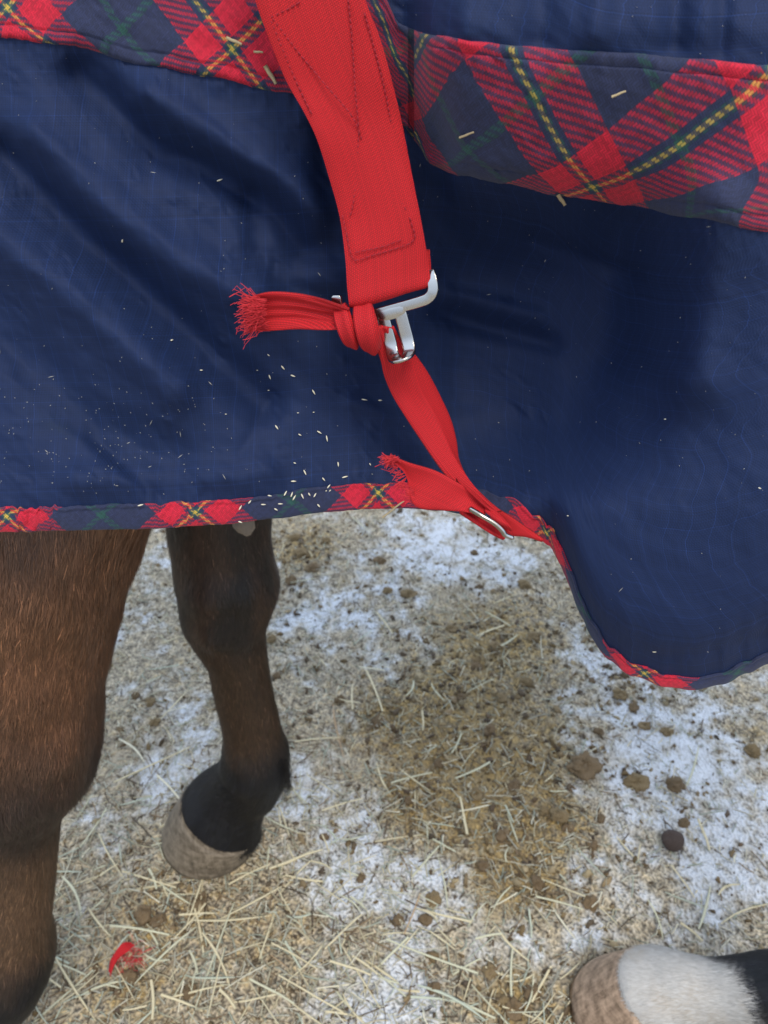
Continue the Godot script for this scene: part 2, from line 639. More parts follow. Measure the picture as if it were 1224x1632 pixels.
func strand(v: PackedVector3Array, ix: PackedInt32Array, p: Array, r: float, taper := 1.0) -> void:
	var s := v.size()
	var n := p.size()
	for i in n:
		var tg: Vector3 = (p[min(i + 1, n - 1)] - p[max(i - 1, 0)]).normalized()
		var w := tg.cross(Vector3(0.3, 0.4, 0.86)).normalized()
		var q := tg.cross(w)
		var rr := r * lerpf(1.0, taper, float(i) / (n - 1))
		for k in 4:
			var a := TAU * k / 4 + 0.78
			v.append(p[i] + (w * cos(a) + q * sin(a)) * rr)
	for i in n - 1:
		for k in 4:
			var a := s + i * 4 + k
			var b := s + i * 4 + (k + 1) % 4
			ix.append_array([a, a + 4, b, b, a + 4, b + 4])

func build_straps(blanket: Node3D) -> void:
	# the broad strap sewn to the blanket, looped over the bar of the hook
	var le := []
	var re := []
	for p in [[345, -160], [380, -80], [410, 10], [433, 72], [457, 130], [484, 178], [505, 222], [524, 282], [541, 345], [550, 410], [553, 455], [556, 483]]:
		le.append([p[0], p[1], strap_d(p[0], p[1])])
	for p in [[520, -170], [552, -90], [582, 0], [606, 62], [625, 130], [639, 190], [650, 245], [661, 300], [672, 355], [680, 400], [684, 428], [687, 451]]:
		re.append([p[0], p[1], strap_d(p[0], p[1])])
	for q in [[556.5, 488, .0035], [556.5, 486, .0075], [556, 478, .0095], [554, 455, .0105], [551, 410, .0115]]:
		le.append([q[0], q[1], .304 + q[2]])
	for q in [[687.5, 456, .0035], [688, 453, .0075], [688, 446, .0095], [687, 425, .0105], [685, 398, .0115]]:
		re.append([q[0], q[1], .304 + q[2]])
	var strap := put("surcingle_strap", ribbon(le, re, 0.0019, 5, 14, func(a, t): return 0.0006 * sin(a * 5.0 + t * 9.0)), M.webbing, blanket)
	tag(strap, "broad red webbing strap sewn on with dark red cross stitching", "")
	var st := []
	for line in [
		[431, 28, 460, 14, 483, 0], [434, 29, 473, 80, 516, 132, 562, 187, 578, 227], [555, 0, 561, 61, 565, 123, 567, 153, 572, 205],
		[432, 33, 452, 82, 473, 132, 501, 190], [581, 22, 599, 86, 614, 147, 624, 200], [590, 230, 608, 266, 627, 303, 651, 340],
		[546, 343, 554, 380, 564, 414, 590, 408, 625, 398, 660, 383, 657, 360, 651, 340], [567, 402, 610, 393, 650, 378], [572, 210, 568, 280, 562, 330, 555, 350]]:
		var pts := []
		for k in range(0, line.size(), 2): pts.append(Vector3(line[k], line[k + 1], 0))
		var c := catmull(pts, 40)
		var acc := 0.0
		var a := c[0]
		for k in range(1, c.size()):
			acc += c[k].distance_to(c[k - 1])
			if acc > 9.0:
				var b := c[k]
				var mid := a.lerp(b, 0.68)
				st.append([at(a.x, a.y, strap_d(a.x, a.y) - 0.0010), at((a.x + mid.x) / 2, (a.y + mid.y) / 2, strap_d(a.x, a.y) - 0.00175), at(mid.x, mid.y, strap_d(mid.x, mid.y) - 0.0010)])
				a = b
				acc = 0
	thread_mesh(st, 0.00027, strap, "stitching", M.stitch)
	strap.get_child(0).set_meta("kind", "stuff")

	# the steel hook
	var o := at(621, 490, .3065)
	var av := (at(683, 473, .305) - o).normalized()
	var bv := at(636, 577, .3015) - o
	bv = (bv - av * bv.dot(av)).normalized()
	var cv := bv.cross(av).normalized()
	if cv.z < 0: cv = -cv
	var hook := base("surcingle_hook", o)
	tag(hook, "nickel steel hook with a slotted tongue hanging from the broad red strap", "hook")
	var bp := PackedVector3Array()
	for q in [[-0.0200, -0.0105, 0.001], [-0.0208, -0.0055, 0.0005], [-0.0195, 0.0005, 0], [-0.012, 0.001, 0], [0, 0.001, 0], [0.012, 0.001, 0], [0.0165, 0.0004, 0.0], [0.0190, -0.002, 0.0], [0.0196, -0.006, -0.0008], [0.0192, -0.0095, -0.003]]:
		bp.append(av * q[0] + bv * q[1] + cv * q[2])
	var cb := catmull(Array(bp), 5)
	var wd := []
	for i in cb.size():
		var tg := (cb[min(i + 1, cb.size() - 1)] - cb[max(i - 1, 0)]).normalized()
		wd.append(tg.cross(cv))
	put("crossbar", bar(cb, wd, 0.0022, 0.0009), M.metal, hook)
	var up := PackedVector3Array()
	var uw := []
	var bend := func(a: float, b: float) -> Vector3:
		var c := 0.0
		if b > 0.0135:
			var an := (b - 0.0135) / 0.0072
			b = 0.0135 + 0.0072 * sin(an)
			c = 0.0072 * (1 - cos(an))
		return av * a + bv * b + cv * c
	var path := []
	for k in 14: path.append(Vector2(-0.0037, 0.002 + 0.0165 * k / 13.0))
	for k in range(1, 16):
		var an := PI * k / 16.0
		path.append(Vector2(-0.0037 * cos(an), 0.0185 + 0.0052 * sin(an)))
	for k in 14: path.append(Vector2(0.0037, 0.002 + 0.0165 * (13 - k) / 13.0))
	for k in path.size():
		var q: Vector2 = path[k]
		var tg: Vector2 = (path[min(k + 1, path.size() - 1)] - path[max(k - 1, 0)]).normalized()
		var w := Vector2(-tg.y, tg.x) * 0.0005
		up.append(bend.call(q.x, q.y))
		uw.append(bend.call(q.x + w.x, q.y + w.y) - bend.call(q.x - w.x, q.y - w.y))
	put("tongue", bar(up, uw, 0.0027, 0.0008), M.metal, hook)
	put("shank", bar(PackedVector3Array([bv * -0.0005, bv * 0.0012, bv * 0.0034, bv * 0.0048]), [av], 0.0063, 0.00105), M.metal, hook)

	# the narrower strap knotted onto the hook, its frayed tail, and the run down to the hem
	var knot := base("knotted_strap", at(580, 520, .305))
	tag(knot, "narrow red webbing strap tied in a knot on the hook, tail frayed", "strap")
	var shift := knot.position
	var tail := put("frayed_tail", ribbon([[396, 474, .311], [430, 466, .309], [480, 470, .306], [522, 480, .303], [556, 492, .302]], [[404, 528, .311], [428, 528, .309], [470, 525, .307], [515, 525, .304], [556, 522, .303]], 0.0022, 8, 22,
		func(a, t): return 0.0045 * sin(a * PI) + 0.0007 * sin(a * 26.0 + 1.5 * sin(t * 5.0)) * (0.4 + 0.6 * t) + 0.0008 * sin(a * 8.0 + t * 3.0) * (1.0 - t * 0.3)), M.webbing, knot)
	tail.position = -shift
	var fr := []
	rng.seed = 77
	for k in 260:
		var a := rng.randf()
		var p0 := at(399 + rng.randf_range(0, 16) + (6 if a > 0.8 else 0), lerpf(474, 528, a), .3095 - 0.004 * sin(a * PI) + rng.randf_range(-0.0015, 0.0015))
		var ang := lerpf(-0.25, 0.55, a) + rng.randfn(0, 0.3)
		var ln := rng.randf_range(0.002, 0.0075) * (1.0 if rng.randf() < 0.85 else 1.5)
		var dir := Vector3(-cos(ang), -sin(ang), rng.randf_range(-0.45, 0.35)).normalized()
		var crook := Vector3(rng.randfn(0, 1), rng.randfn(0, 1), rng.randfn(0, 1)) * ln * 0.22
		fr.append([p0 - dir * 0.003, p0 + dir * ln * 0.4 + crook * 0.5, p0 + dir * ln * 0.75 + crook, p0 + dir * ln + crook * 0.6 + Vector3(0, -0.0006, 0)])
	thread_mesh(fr, 0.00013, tail, "frayed_thread", M.red_thread)
	tail.get_child(0).set_meta("kind", "stuff")
	# the turns of the knot, each webbing wrapped from behind over the front
	var wraps := [
		[545, 494, 563, 545, 30, 0.0085, 0.42], [579, 488, 594, 553, 38, 0.0112, 0.12]]
	for w in wraps:
		var lw := []
		var rw := []
		var a3 := at(w[0], w[1], .309)
		var b3 := at(w[2], w[3], .307)
		var ax := (b3 - a3) * 0.5
		var mid := (a3 + b3) * 0.5
		var half: float = w[4] / 2.0 / 3900.0
		var side := Vector3(1, 0.12 + w[6], 0).normalized() * half
		var dep: float = w[5]
		for k in 11:
			var an := lerpf(-0.5, PI + 0.5, k / 10.0)
			var c := mid - ax * cos(an) * 1.02 + Vector3(0, 0.22, 0.97) * dep * sin(an)
			var pinch := 0.75 + 0.25 * sin(clampf(an, 0, PI))
			lw.append(c - side * pinch)
			rw.append(c + side * pinch)
		var t := put("knot_turn", ribbon3(lw, rw, 0.0022, 4, 16, func(a, tt): return 0.0016 * sin(a * PI) + 0.0007 * sin(a * 7.0 + tt * 5.0)), M.webbing, knot)
		t.position = -shift
	# collar of the knot that passes behind the tongue
	var run := put("hanging_run", ribbon([[588, 520, .303], [598, 550, .3035], [607, 575, .305], [613, 600, .306], [626, 630, .305], [646, 662, .302], [668, 695, .298], [692, 729, .292], [722, 768, .284], [757, 800, .277], [783, 820, .273]],
		[[628, 520, .305], [642, 545, .308], [660, 563, .309], [681, 592, .311], [702, 632, .311], [718, 668, .308], [727, 702, .303], [732, 738, .297], [748, 770, .288], [774, 795, .279], [800, 815, .274]], 0.0019, 7, 18,
		func(a, t): return 0.0034 * (1.0 - absf(a - 0.56) * 2.2) * smoothstep(0.05, 0.35, t) * (1.0 - 0.6 * smoothstep(0.75, 1.0, t)) + 0.0004 * sin(a * 22.0) * (1.0 - smoothstep(0.1, 0.4, t))), M.webbing, knot)
	run.position = -shift
	# torn end that sticks out beside the hem
	var flap := put("torn_flap", ribbon([[613, 727, .284], [632, 731, .283], [660, 741, .281], [700, 756, .279], [740, 777, .277], [775, 802, .275]],
		[[622, 735, .283], [646, 758, .281], [660, 803, .278], [700, 812, .276], [740, 814, .274], [772, 820, .273]], 0.0017, 8, 14,
		func(a, t): return 0.0022 * sin(a * 2.6 + t * 1.5) + 0.0006 * sin(t * 14.0 + a * 5.0)), M.webbing, knot)
	flap.position = -shift
	fr = []
	for k in 150:
		var t := rng.randf()
		var q := Vector2(613, 727).lerp(Vector2(660, 806), t) if rng.randf() < 0.7 else Vector2(613 + rng.randf() * 12, 729 + rng.randf() * 5)
		var p0 := at(q.x + rng.randf_range(2, 8), q.y, lerpf(.284, .279, t) - 0.001)
		var ang := lerpf(0.0, 0.9, t) + rng.randfn(0, 0.5)
		var ln := rng.randf_range(0.001, 0.0042)
		var dir := Vector3(-cos(ang), -sin(ang), rng.randf_range(-0.4, 0.4)).normalized()
		fr.append([p0 - dir * 0.002, p0 + dir * ln * 0.5, p0 + dir * ln + Vector3(rng.randfn(0, 1), rng.randfn(0, 1), 0) * ln * 0.3])
	thread_mesh(fr, 0.00016, flap, "frayed_thread", M.red_thread)
	flap.get_child(0).set_meta("kind", "stuff")
	# gathered folds where the run meets the slider
	for q in [[[[727, 762, .281], [760, 790, .276], [790, 815, .272], [806, 830, .270], [812, 843, .269]], [[734, 772, .279], [764, 801, .274], [786, 822, .2705], [797, 836, .269], [806, 848, .268]]],
		[[[775, 806, .2725], [795, 818, .269], [808, 832, .267], [816, 846, .2665]], [[772, 815, .2715], [788, 827, .268], [800, 840, .266], [812, 849, .2655]]]]:
		var g := put("gathered_fold", ribbon(q[0], q[1], 0.0016, 7, 8, func(a, t): return 0.0012 * sin(a * PI + t * 6.0)), M.webbing, knot)
		g.position = -shift

	# the belly strap and its slider under the hem
	var belly := base("belly_strap", at(790, 838, .272))
	tag(belly, "red belly strap passing under the blanket hem through a steel slider", "strap")
	shift = belly.position
	var s1 := put("strap_edge", ribbon([[742, 809, .279], [765, 823, .275], [792, 840, .272], [809, 853, .270]], [[733, 815, .276], [757, 833, .272], [784, 851, .269], [803, 860, .268]], 0.0030, 7, 8, func(a, _t): return 0.0010 * sin(a * PI)), M.webbing, belly)
	s1.position = -shift
	var s2 := put("strap_run", ribbon([[775, 802, .288], [806, 820, .281], [835, 838, .276], [868, 858, .270]], [[785, 838, .284], [812, 851, .278], [838, 855, .274], [864, 864, .270]], 0.0020, 7, 8, func(a, t): return 0.0010 * sin(a * 3.0 + t * 4.0)), M.webbing, belly)
	s2.position = -shift
	var sp := catmull([at(748, 810, .272), at(768, 822, .2685), at(788, 834, .2665), at(800, 845, .265), at(806, 853, .2645), at(818, 858, .2645)], 6)
	var s3 := put("slider", bar(sp, [Vector3(0.5, 0.6, 0.6)], 0.0012, 0.0008), M.metal, belly)
	s3.position = -shift

# ------------------------------------------------------------------ the horse
# rings: [centre, fore-aft radius vector, sideways radius vector, squareness]
func loft(rings: Array, per: int, k: int, colour: Callable, V: PackedVector3Array, C: PackedColorArray, IX: PackedInt32Array, caps := true) -> Array:
	var c := []
	var a := []
	var b := []
	for r in rings:
		c.append(r[0])
		a.append(r[1])
		b.append(r[2])
	var cc := catmull(c, per)
	var ca := catmull(a, per)
	var cb := catmull(b, per)
	var n := cc.size()
	var s := V.size()
	for i in n:
		for j in k:
			var an := TAU * j / k
			var p := cc[i] + ca[i] * cos(an) + cb[i] * sin(an)
			p += (p - cc[i]) * 0.07 * nz.get_noise_3d(p.x * 1100 + 90, p.y * 600, p.z * 1100)
			for g in BUMPS:
				var e: float = p.distance_squared_to(g[0]) / (g[1] * g[1])
				if e < 6: p += (p - cc[i]).normalized() * g[2] * exp(-e)
			V.append(p)
			C.append(colour.call(p, cos(an), sin(an)))
	for i in n - 1:
		for j in k:
			var q := s + i * k + j
			var w := s + i * k + (j + 1) % k
			IX.append_array([q, q + k, w, w, q + k, w + k])
	if caps:
		for e in [0, n - 1]:
			V.append(cc[e])
			C.append(colour.call(cc[e], 0.0, 0.0))
			for j in k:
				if e == 0: IX.append_array([V.size() - 1, s + j, s + (j + 1) % k])
				else: IX.append_array([V.size() - 1, s + e * k + (j + 1) % k, s + e * k + j])
	return [s, n, k]

var BUMPS := []     # where bone and sinew show: place, reach, height

func bumps() -> void:
	for q in [[15, 1190, .305, .024, .006], [95, 1215, .335, .020, .005], [-30, 1240, .31, .020, .004], [40, 1235, .305, .012, -.003], [70, 1330, .325, .012, -.004], [66, 1380, .320, .012, -.0045], [62, 1430, .315, .012, -.004], [20, 1400, .31, .014, .003], [60, 1530, .305, .018, .005], [10, 1520, .30, .016, .003], [150, 930, .34, .03, -.004], [60, 950, .325, .045, .006], [110, 1080, .33, .02, -.003],
		[320, 950, .535, .022, .006], [405, 945, .535, .020, .005], [360, 985, .53, .016, -.004], [335, 1010, .54, .014, .004], [412, 1110, .54, .011, -.004], [415, 1150, .54, .011, -.004], [440, 1215, .54, .016, .005], [372, 1222, .54, .014, .003]]:
		BUMPS.append([at(q[0], q[1], q[2]), q[3], q[4] * 1.45])

func leg_rings(rows: Array, rz: float) -> Array:
	var out := []
	for r in rows:       # y, left x, right x, distance, sideways ratio
		var l := at(r[1], r[0], r[3])
		var q := at(r[2], r[0], r[3])
		var rad := (q - l).length() * 0.5
		out.append([(l + q) * 0.5, Vector3(rad, 0, 0), Vector3(0, 0, rad * (r[4] if r.size() > 4 else rz))])
	return out

func mixc(a: Color, b: Color, t: float) -> Color:
	return a.lerp(b, clampf(t, 0, 1))

const BAY := Color(0.165, 0.075, 0.038)
const DARK := Color(0.036, 0.022, 0.017)
const BROWN := Color(0.120, 0.066, 0.036)
const BLACK := Color(0.010, 0.010, 0.012)
const WHITE := Color(0.60, 0.58, 0.55)

func near_colour(p: Vector3, _c: float, _s: float) -> Color:
	var w := p.y + 0.05 * nz.get_noise_3d(p.x * 1300, p.y * 500, p.z * 1300) + 0.22 * (p.x + 0.30)
	var q := mixc(BAY, DARK, smoothstep(0.60, 0.455, w))
	q = mixc(q, BROWN, smoothstep(0.44, 0.35, w))
	q = mixc(q, BLACK, smoothstep(0.29, 0.20, w))
	return q * (1.0 + 0.25 * nf.get_noise_3d(p.x * 2600, p.y * 700, p.z * 2600))

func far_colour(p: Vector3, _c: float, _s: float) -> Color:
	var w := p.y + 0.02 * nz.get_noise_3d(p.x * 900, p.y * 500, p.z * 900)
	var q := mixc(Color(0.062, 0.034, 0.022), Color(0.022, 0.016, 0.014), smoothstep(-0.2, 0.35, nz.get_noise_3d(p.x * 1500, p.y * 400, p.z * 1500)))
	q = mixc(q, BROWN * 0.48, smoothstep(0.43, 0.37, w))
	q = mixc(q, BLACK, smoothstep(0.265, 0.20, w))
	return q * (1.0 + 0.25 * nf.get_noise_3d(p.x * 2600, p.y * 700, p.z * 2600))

func hind_colour(p: Vector3, _c: float, s: float) -> Color:
	var w := p.x + 0.30 * (p.y - 0.15) + 0.012 * nz.get_noise_3d(p.x * 1500, p.y * 1500, p.z * 1500) - 0.014 * s
	return mixc(WHITE, Color(0.011, 0.012, 0.017), smoothstep(0.336, 0.350, w)) * (1.0 + 0.15 * nf.get_noise_3d(p.x * 2600, p.y * 700, p.z * 2600))

func plain_colour(_p: Vector3, _c: float, _s: float) -> Color:
	return BAY * 0.7

func hoof(called: String, centre: Vector3, toe: Vector3, m: Material, parent: Node3D, size := 1.0) -> void:
	var side := toe.cross(Vector3.UP).normalized()
	var V := PackedVector3Array()
	var k := 40
	var rows := 9
	for i in rows:
		var t := float(i) / (rows - 1)
		for j in k:
			var an := TAU * j / k
			var c := cos(an)
			var s := sin(an)
			var h := lerpf(0.034, 0.086, pow(0.5 + 0.5 * c, 0.8)) * size
			var lx := lerpf(0.066, 0.047, t) * size
			var ly := lerpf(0.061, 0.045, t) * size
			if c < 0: lx *= 0.88
			var wob := 1.0 + 0.012 * sin(t * 23.0 + c) + 0.010 * nz.get_noise_2d(an * 300.0, t * 160.0)
			var curlt := 1.0 - 0.06 * exp(-t * 14.0)
			V.append(centre + toe * (c * lx * wob * curlt - 0.026 * t * size) + side * s * ly * wob * curlt + Vector3.UP * h * t)
	V.append(centre)
	var IX := PackedInt32Array()
	for i in rows - 1:
		for j in k:
			var q := i * k + j
			var w := i * k + (j + 1) % k
			IX.append_array([q, q + k, w, w, q + k, w + k])
	for j in k: IX.append_array([V.size() - 1, j, (j + 1) % k])
	# rim of the wall at the coronet, closed inwards
	V.append(centre + toe * -0.026 * size + Vector3.UP * 0.05 * size)
	var top := (rows - 1) * k
	for j in k: IX.append_array([V.size() - 1, top + (j + 1) % k, top + j])
	var UV := PackedVector2Array()
	var C := PackedColorArray()
	for q in V.size():
		var t := float(q / k) / (rows - 1)
		var g := 0.95 + 0.35 * nz.get_noise_2d((q % k) * 8.0, t * 260.0) + 0.08 * sin(t * 31.0)
		C.append(Color(1, 1, 1) * clampf(g, 0.5, 1.3))
	put(called, mesh_of(V, IX, UV, C), m, parent)

func fur(V: PackedVector3Array, C: PackedColorArray, N: PackedVector3Array, span: Array, count: int, ymin: float, ymax: float, len0: float, wide: float, parent: Node3D) -> void:
	var s: int = span[0]
	var n: int = span[1]
	var k: int = span[2]
	# share the hairs out by area
	var areas := PackedFloat32Array()
	var cells := PackedInt32Array()
	var total := 0.0
	for i in n - 1:
		for j in k:
			var a := V[s + i * k + j]
			if a.y < ymin or a.y > ymax: continue
			var w := (V[s + i * k + (j + 1) % k] - a).cross(V[s + (i + 1) * k + j] - a).length()
			total += w
			areas.append(w)
			cells.append(i * k + j)
	var hv := PackedVector3Array()
	var hn := PackedVector3Array()
	var hc := PackedColorArray()
	var ix := PackedInt32Array()
	var carry := 0.0
	for q in cells.size():
		carry += areas[q] / total * count
		var i := cells[q] / k
		var j := cells[q] % k
		var i00 := s + i * k + j
		var i01 := s + i * k + (j + 1) % k
		var i10 := i00 + k
		while carry >= 1.0:
			carry -= 1.0
			var u := rng.randf()
			var w := rng.randf()
			var p := V[i00] + (V[i01] - V[i00]) * u + (V[i10] - V[i00]) * w
			var nn := N[i00].lerp(N[i01], u).normalized()
			var dn := (V[i10] - V[i00]).normalized()
			dn = (dn + N[i00].cross(dn) * (rng.randfn(0, 0.17) + 0.35 * nz.get_noise_3d(p.x * 300, p.y * 300, p.z * 300))).normalized()
			var l := len0 * rng.randf_range(0.6, 1.25)
			var sd := nn.cross(dn).normalized() * wide * rng.randf_range(0.6, 1.3)
			var col := C[i00] * (0.6 + 0.95 * pow(rng.randf(), 1.6))
			if C[i00].r > 0.4: col = C[i00] * rng.randf_range(0.78, 1.10) * Color(1, 1.0 - 0.10 * maxf(0.0, nz.get_noise_3d(p.x * 1400, p.y * 1400, p.z * 1400) + 0.1), 1.0 - 0.22 * maxf(0.0, nz.get_noise_3d(p.x * 1400, p.y * 1400, p.z * 1400) + 0.1))
			if rng.randf() < 0.05 and C[i00].r < 0.4: col = col * 2.4
			var b := hv.size()
			hv.append(p - sd)
			hv.append(p + sd)
			hv.append(p + dn * l * 0.55 + nn * l * 0.09 + sd * 0.7)
			hv.append(p + dn * l * 0.55 + nn * l * 0.09 - sd * 0.7)
			hv.append(p + dn * l + nn * l * 0.11)
			for z in 5:
				hn.append(nn)
				hc.append(col)
			ix.append_array([b, b + 1, b + 2, b, b + 2, b + 3, b + 3, b + 2, b + 4])
	var o := put("coat", mesh_of(hv, ix, PackedVector2Array(), hc, hn), M.hair, parent)
	o.set_meta("kind", "stuff")

func build_horse() -> void:
	var root := base("horse", Vector3(0, 0, 0))
	tag(root, "bay horse with dark lower legs and one white sock wearing the navy blanket", "horse")
	bumps()
	var V := PackedVector3Array()
	var C := PackedColorArray()
	var IX := PackedInt32Array()
	# trunk
	var tr := []
	for q in [[-0.98, 1.22, .10, .08], [-0.90, 1.16, .20, .13], [-0.70, 1.10, .29, .18], [-0.40, 1.07, .30, .195], [-0.05, 1.06, .285, .20], [0.35, 1.07, .27, .215], [0.75, 1.12, .27, .225], [0.98, 1.16, .20, .17], [1.06, 1.18, .08, .08]]:
		tr.append([Vector3(q[0], q[1], -0.575), Vector3(0, q[2], 0), Vector3(0, 0, -q[3])])
	loft(tr, 5, 40, plain_colour, V, C, IX)
	# near foreleg
	var rows := [[560, -330, 330, .455, .62], [700, -260, 292, .425, .72], [844, -185, 234, .402, .80], [900, -165, 219, .398], [942, -150, 204, .394], [983, -135, 194, .391], [1036, -122, 180, .387], [1081, -112, 169.5, .384], [1130, -102, 161, .380, .88],
		[1171, -96, 156, .377, .9], [1200, -92, 153, .374, .92], [1228, -88, 150, .372, .9], [1249, -82, 141, .370, .86], [1273, -74, 120, .368], [1298, -66, 103, .366], [1322, -60, 96, .364], [1371, -52, 89, .359], [1430, -47, 85, .353],
		[1478, -48, 80, .347, .85], [1506, -52, 84, .344, .95], [1535, -58, 85, .341, 1.0], [1559, -66, 77, .339, 1.0], [1588, -80, 58, .336, .95], [1617, -98, 28, .334, .9], [1650, -125, 8, .332, .95]]
	var near := loft(leg_rings(rows, 0.84), 4, 56, near_colour, V, C, IX)
	# far foreleg, then its pastern down to the coronet
	rows = [[560, 235, 460, .60, .7], [700, 250, 440, .590, .75], [844, 267, 433, .582, .8], [881, 273, 436, .580], [914, 278, 443, .579, .9], [942, 284, 445, .578, .92], [983, 289, 432, .577, .9], [1008, 300, 424, .577], [1032, 315, 425, .576], [1053, 328, 427, .576], [1065, 333, 429, .576],
		[1106, 342, 437, .575, .72], [1139, 350, 444, .575, .74], [1171, 355, 451, .575, .8], [1196, 354, 460, .575, .9], [1222, 352, 461, .575, .92]]
	var rg := leg_rings(rows, 0.82)
	var toe := Vector3(-0.906, 0, -0.423)
	var sd := Vector3(0.423, 0, -0.906)
	var hc := Vector3(-0.232, 0, -0.596)
	rg.append([Vector3(-0.166, 0.138, -0.580), toe * -0.034 + Vector3(0, -0.022, 0), sd * -0.033])
	rg.append([Vector3(-0.186, 0.108, -0.588), toe * -0.037 + Vector3(0, -0.026, 0), sd * -0.036])
	rg.append([hc + toe * -0.026 + Vector3(0, 0.071, 0), toe * -0.048 + Vector3(0, -0.024, 0), sd * -0.044])
	rg.append([hc + toe * -0.028 + Vector3(0, 0.050, 0), toe * -0.045 + Vector3(0, -0.022, 0), sd * -0.042])
	for q in rg:
		q[1] = -q[1] if q[1].x < 0 else q[1]
		q[2] = -q[2] if q[2].z < 0 else q[2]
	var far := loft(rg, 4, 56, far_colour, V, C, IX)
	# near hind leg with the white sock, stepping under
	var ht := Vector3(-0.935, 0, -0.355)
	var hs := Vector3(-0.355, 0, 0.935)
	var hh := Vector3(0.272, 0, -0.380)
	var hr := []
	for q in [[Vector3(.55, 1.00, -.44), .17, .11], [Vector3(.50, .80, -.43), .13, .085], [Vector3(.54, .64, -.41), .075, .05], [Vector3(.575, .54, -.40), .062, .043], [Vector3(.555, .44, -.385), .042, .034], [Vector3(.505, .33, -.37), .034, .029], [Vector3(.458, .235, -.357), .036, .031]]:
		hr.append([q[0], Vector3(q[1], 0, 0), Vector3(0, 0, q[2])])
	hr.append([Vector3(.415, .168, -.338), Vector3(.040, -.022, .006), Vector3(-.008, 0, .037)])
	hr.append([Vector3(.378, .134, -.343), Vector3(.028, -.030, .010), Vector3(-.010, 0, .033)])
	hr.append([Vector3(.345, .109, -.354), Vector3(.023, -.027, .009), Vector3(-.010, 0, .029)])
	hr.append([Vector3(.318, .089, -.364), -ht * .031 + Vector3(0, -.027, 0), hs * .034])
	hr.append([hh - ht * .025 + Vector3(0, .068, 0), -ht * .0475 + Vector3(0, -.024, 0), hs * .0455])
	hr.append([hh - ht * .026 + Vector3(0, .046, 0), -ht * .043 + Vector3(0, -.022, 0), hs * .042])
	var hind := loft(hr, 5, 56, hind_colour, V, C, IX)
	# far hind leg
	var fr := []
	for q in [[Vector3(.80, 1.00, -.70), .17, .11], [Vector3(.78, .80, -.70), .13, .085], [Vector3(.84, .64, -.70), .075, .05], [Vector3(.88, .54, -.70), .062, .043], [Vector3(.87, .44, -.70), .042, .034], [Vector3(.86, .33, -.70), .034, .029], [Vector3(.85, .21, -.70), .038, .034], [Vector3(.82, .12, -.70), .034, .032], [Vector3(.80, .05, -.70), .045, .043]]:
		fr.append([q[0], Vector3(q[1], 0, 0), Vector3(0, 0, q[2])])
	loft(fr, 4, 28, func(p, _c, _s): return mixc(BAY, BLACK, smoothstep(0.7, 0.45, p.y)), V, C, IX)
	var body := mesh_of(V, IX, PackedVector2Array(), C)
	put("body", body, M.skin, root)
	var N: PackedVector3Array = body.surface_get_arrays(0)[Mesh.ARRAY_NORMAL]
	rng.seed = 21
	fur(V, C, N, near, 140000, 0.06, 0.80, 0.0125, 0.00022, root)
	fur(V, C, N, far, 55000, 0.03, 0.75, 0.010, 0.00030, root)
	fur(V, C, N, hind, 50000, 0.05, 0.40, 0.0065, 0.00020, root)
	# feather behind the far fetlock and chestnut on the inside of the far forearm
	var hv := PackedVector3Array()
	var hx := PackedInt32Array()
	for k in 420:
		var p := at(451 + rng.randf_range(-12, 9), 1228 + rng.randf_range(-20, 16), .572 + rng.randf_range(-0.022, 0.022))
		var e := Vector3(rng.randfn(-0.001, 0.003), -rng.randf_range(0.022, 0.046), rng.randfn(0, 0.004))
		strand(hv, hx, [p, p + e * 0.5 + Vector3(0.002, 0, 0), p + e], 0.00028, 0.2)
	put("feather", mesh_of(hv, hx), mat(lin(0.012, 0.011, 0.012), 0.55), root).set_meta("kind", "stuff")
	var ch := SphereMesh.new()
	ch.radius = 0.009
	ch.height = 0.024
	ch.radial_segments = 14
	ch.rings = 8
	var cn := put("chestnut", lumpy(ch, 0.0016, 9), mat(lin(0.25, 0.205, 0.165), 0.85), root)
	cn.position = at(389, 833, .520)
	var hm := horn_mat(Color(0.205, 0.168, 0.125), 31)
	hoof("hoof", hc, toe, hm, root, 1.1)
	hoof("hoof", hh, ht, horn_mat(Color(0.41, 0.29, 0.205), 32), root, 1.02)
	hoof("hoof", at(-62, 1650, .332) * Vector3(1, 0, 1) + Vector3(-0.02, 0, 0), Vector3(-1, 0, 0), hm, root)
	hoof("hoof", Vector3(.775, 0, -.70), Vector3(-1, 0, 0), hm, root)

func horn_mat(c: Color, sd: int) -> StandardMaterial3D:     # weathered horn: streaks down the wall, stains across it
	var s := 256
	var img := Image.create(s, s, false, Image.FORMAT_RGB8)
	var f := FastNoiseLite.new()
	f.seed = sd
	f.frequency = 0.02
	f.fractal_octaves = 4
	for y in s:
		for x in s:
			var e := 1.0 + 0.55 * f.get_noise_2d(x * 5.0, y * 0.5) + 0.9 * f.get_noise_2d(x * 1.2 + 300, y * 2.0) + 0.5 * f.get_noise_2d(x * 9.0, y * 9.0 + 700)
			e = clampf(e, 0.3, 1.7)
			img.set_pixel(x, y, Color(c.r * e, c.g * e * lerpf(0.92, 1.0, e * 0.5), c.b * e * lerpf(0.8, 1.0, e * 0.5)).linear_to_srgb())
	var m := mat(Color.WHITE, 0.6, true)
	m.albedo_texture = tex_of(img)
	m.uv1_triplanar = true
	m.uv1_scale = Vector3(9, 9, 9)
	return m

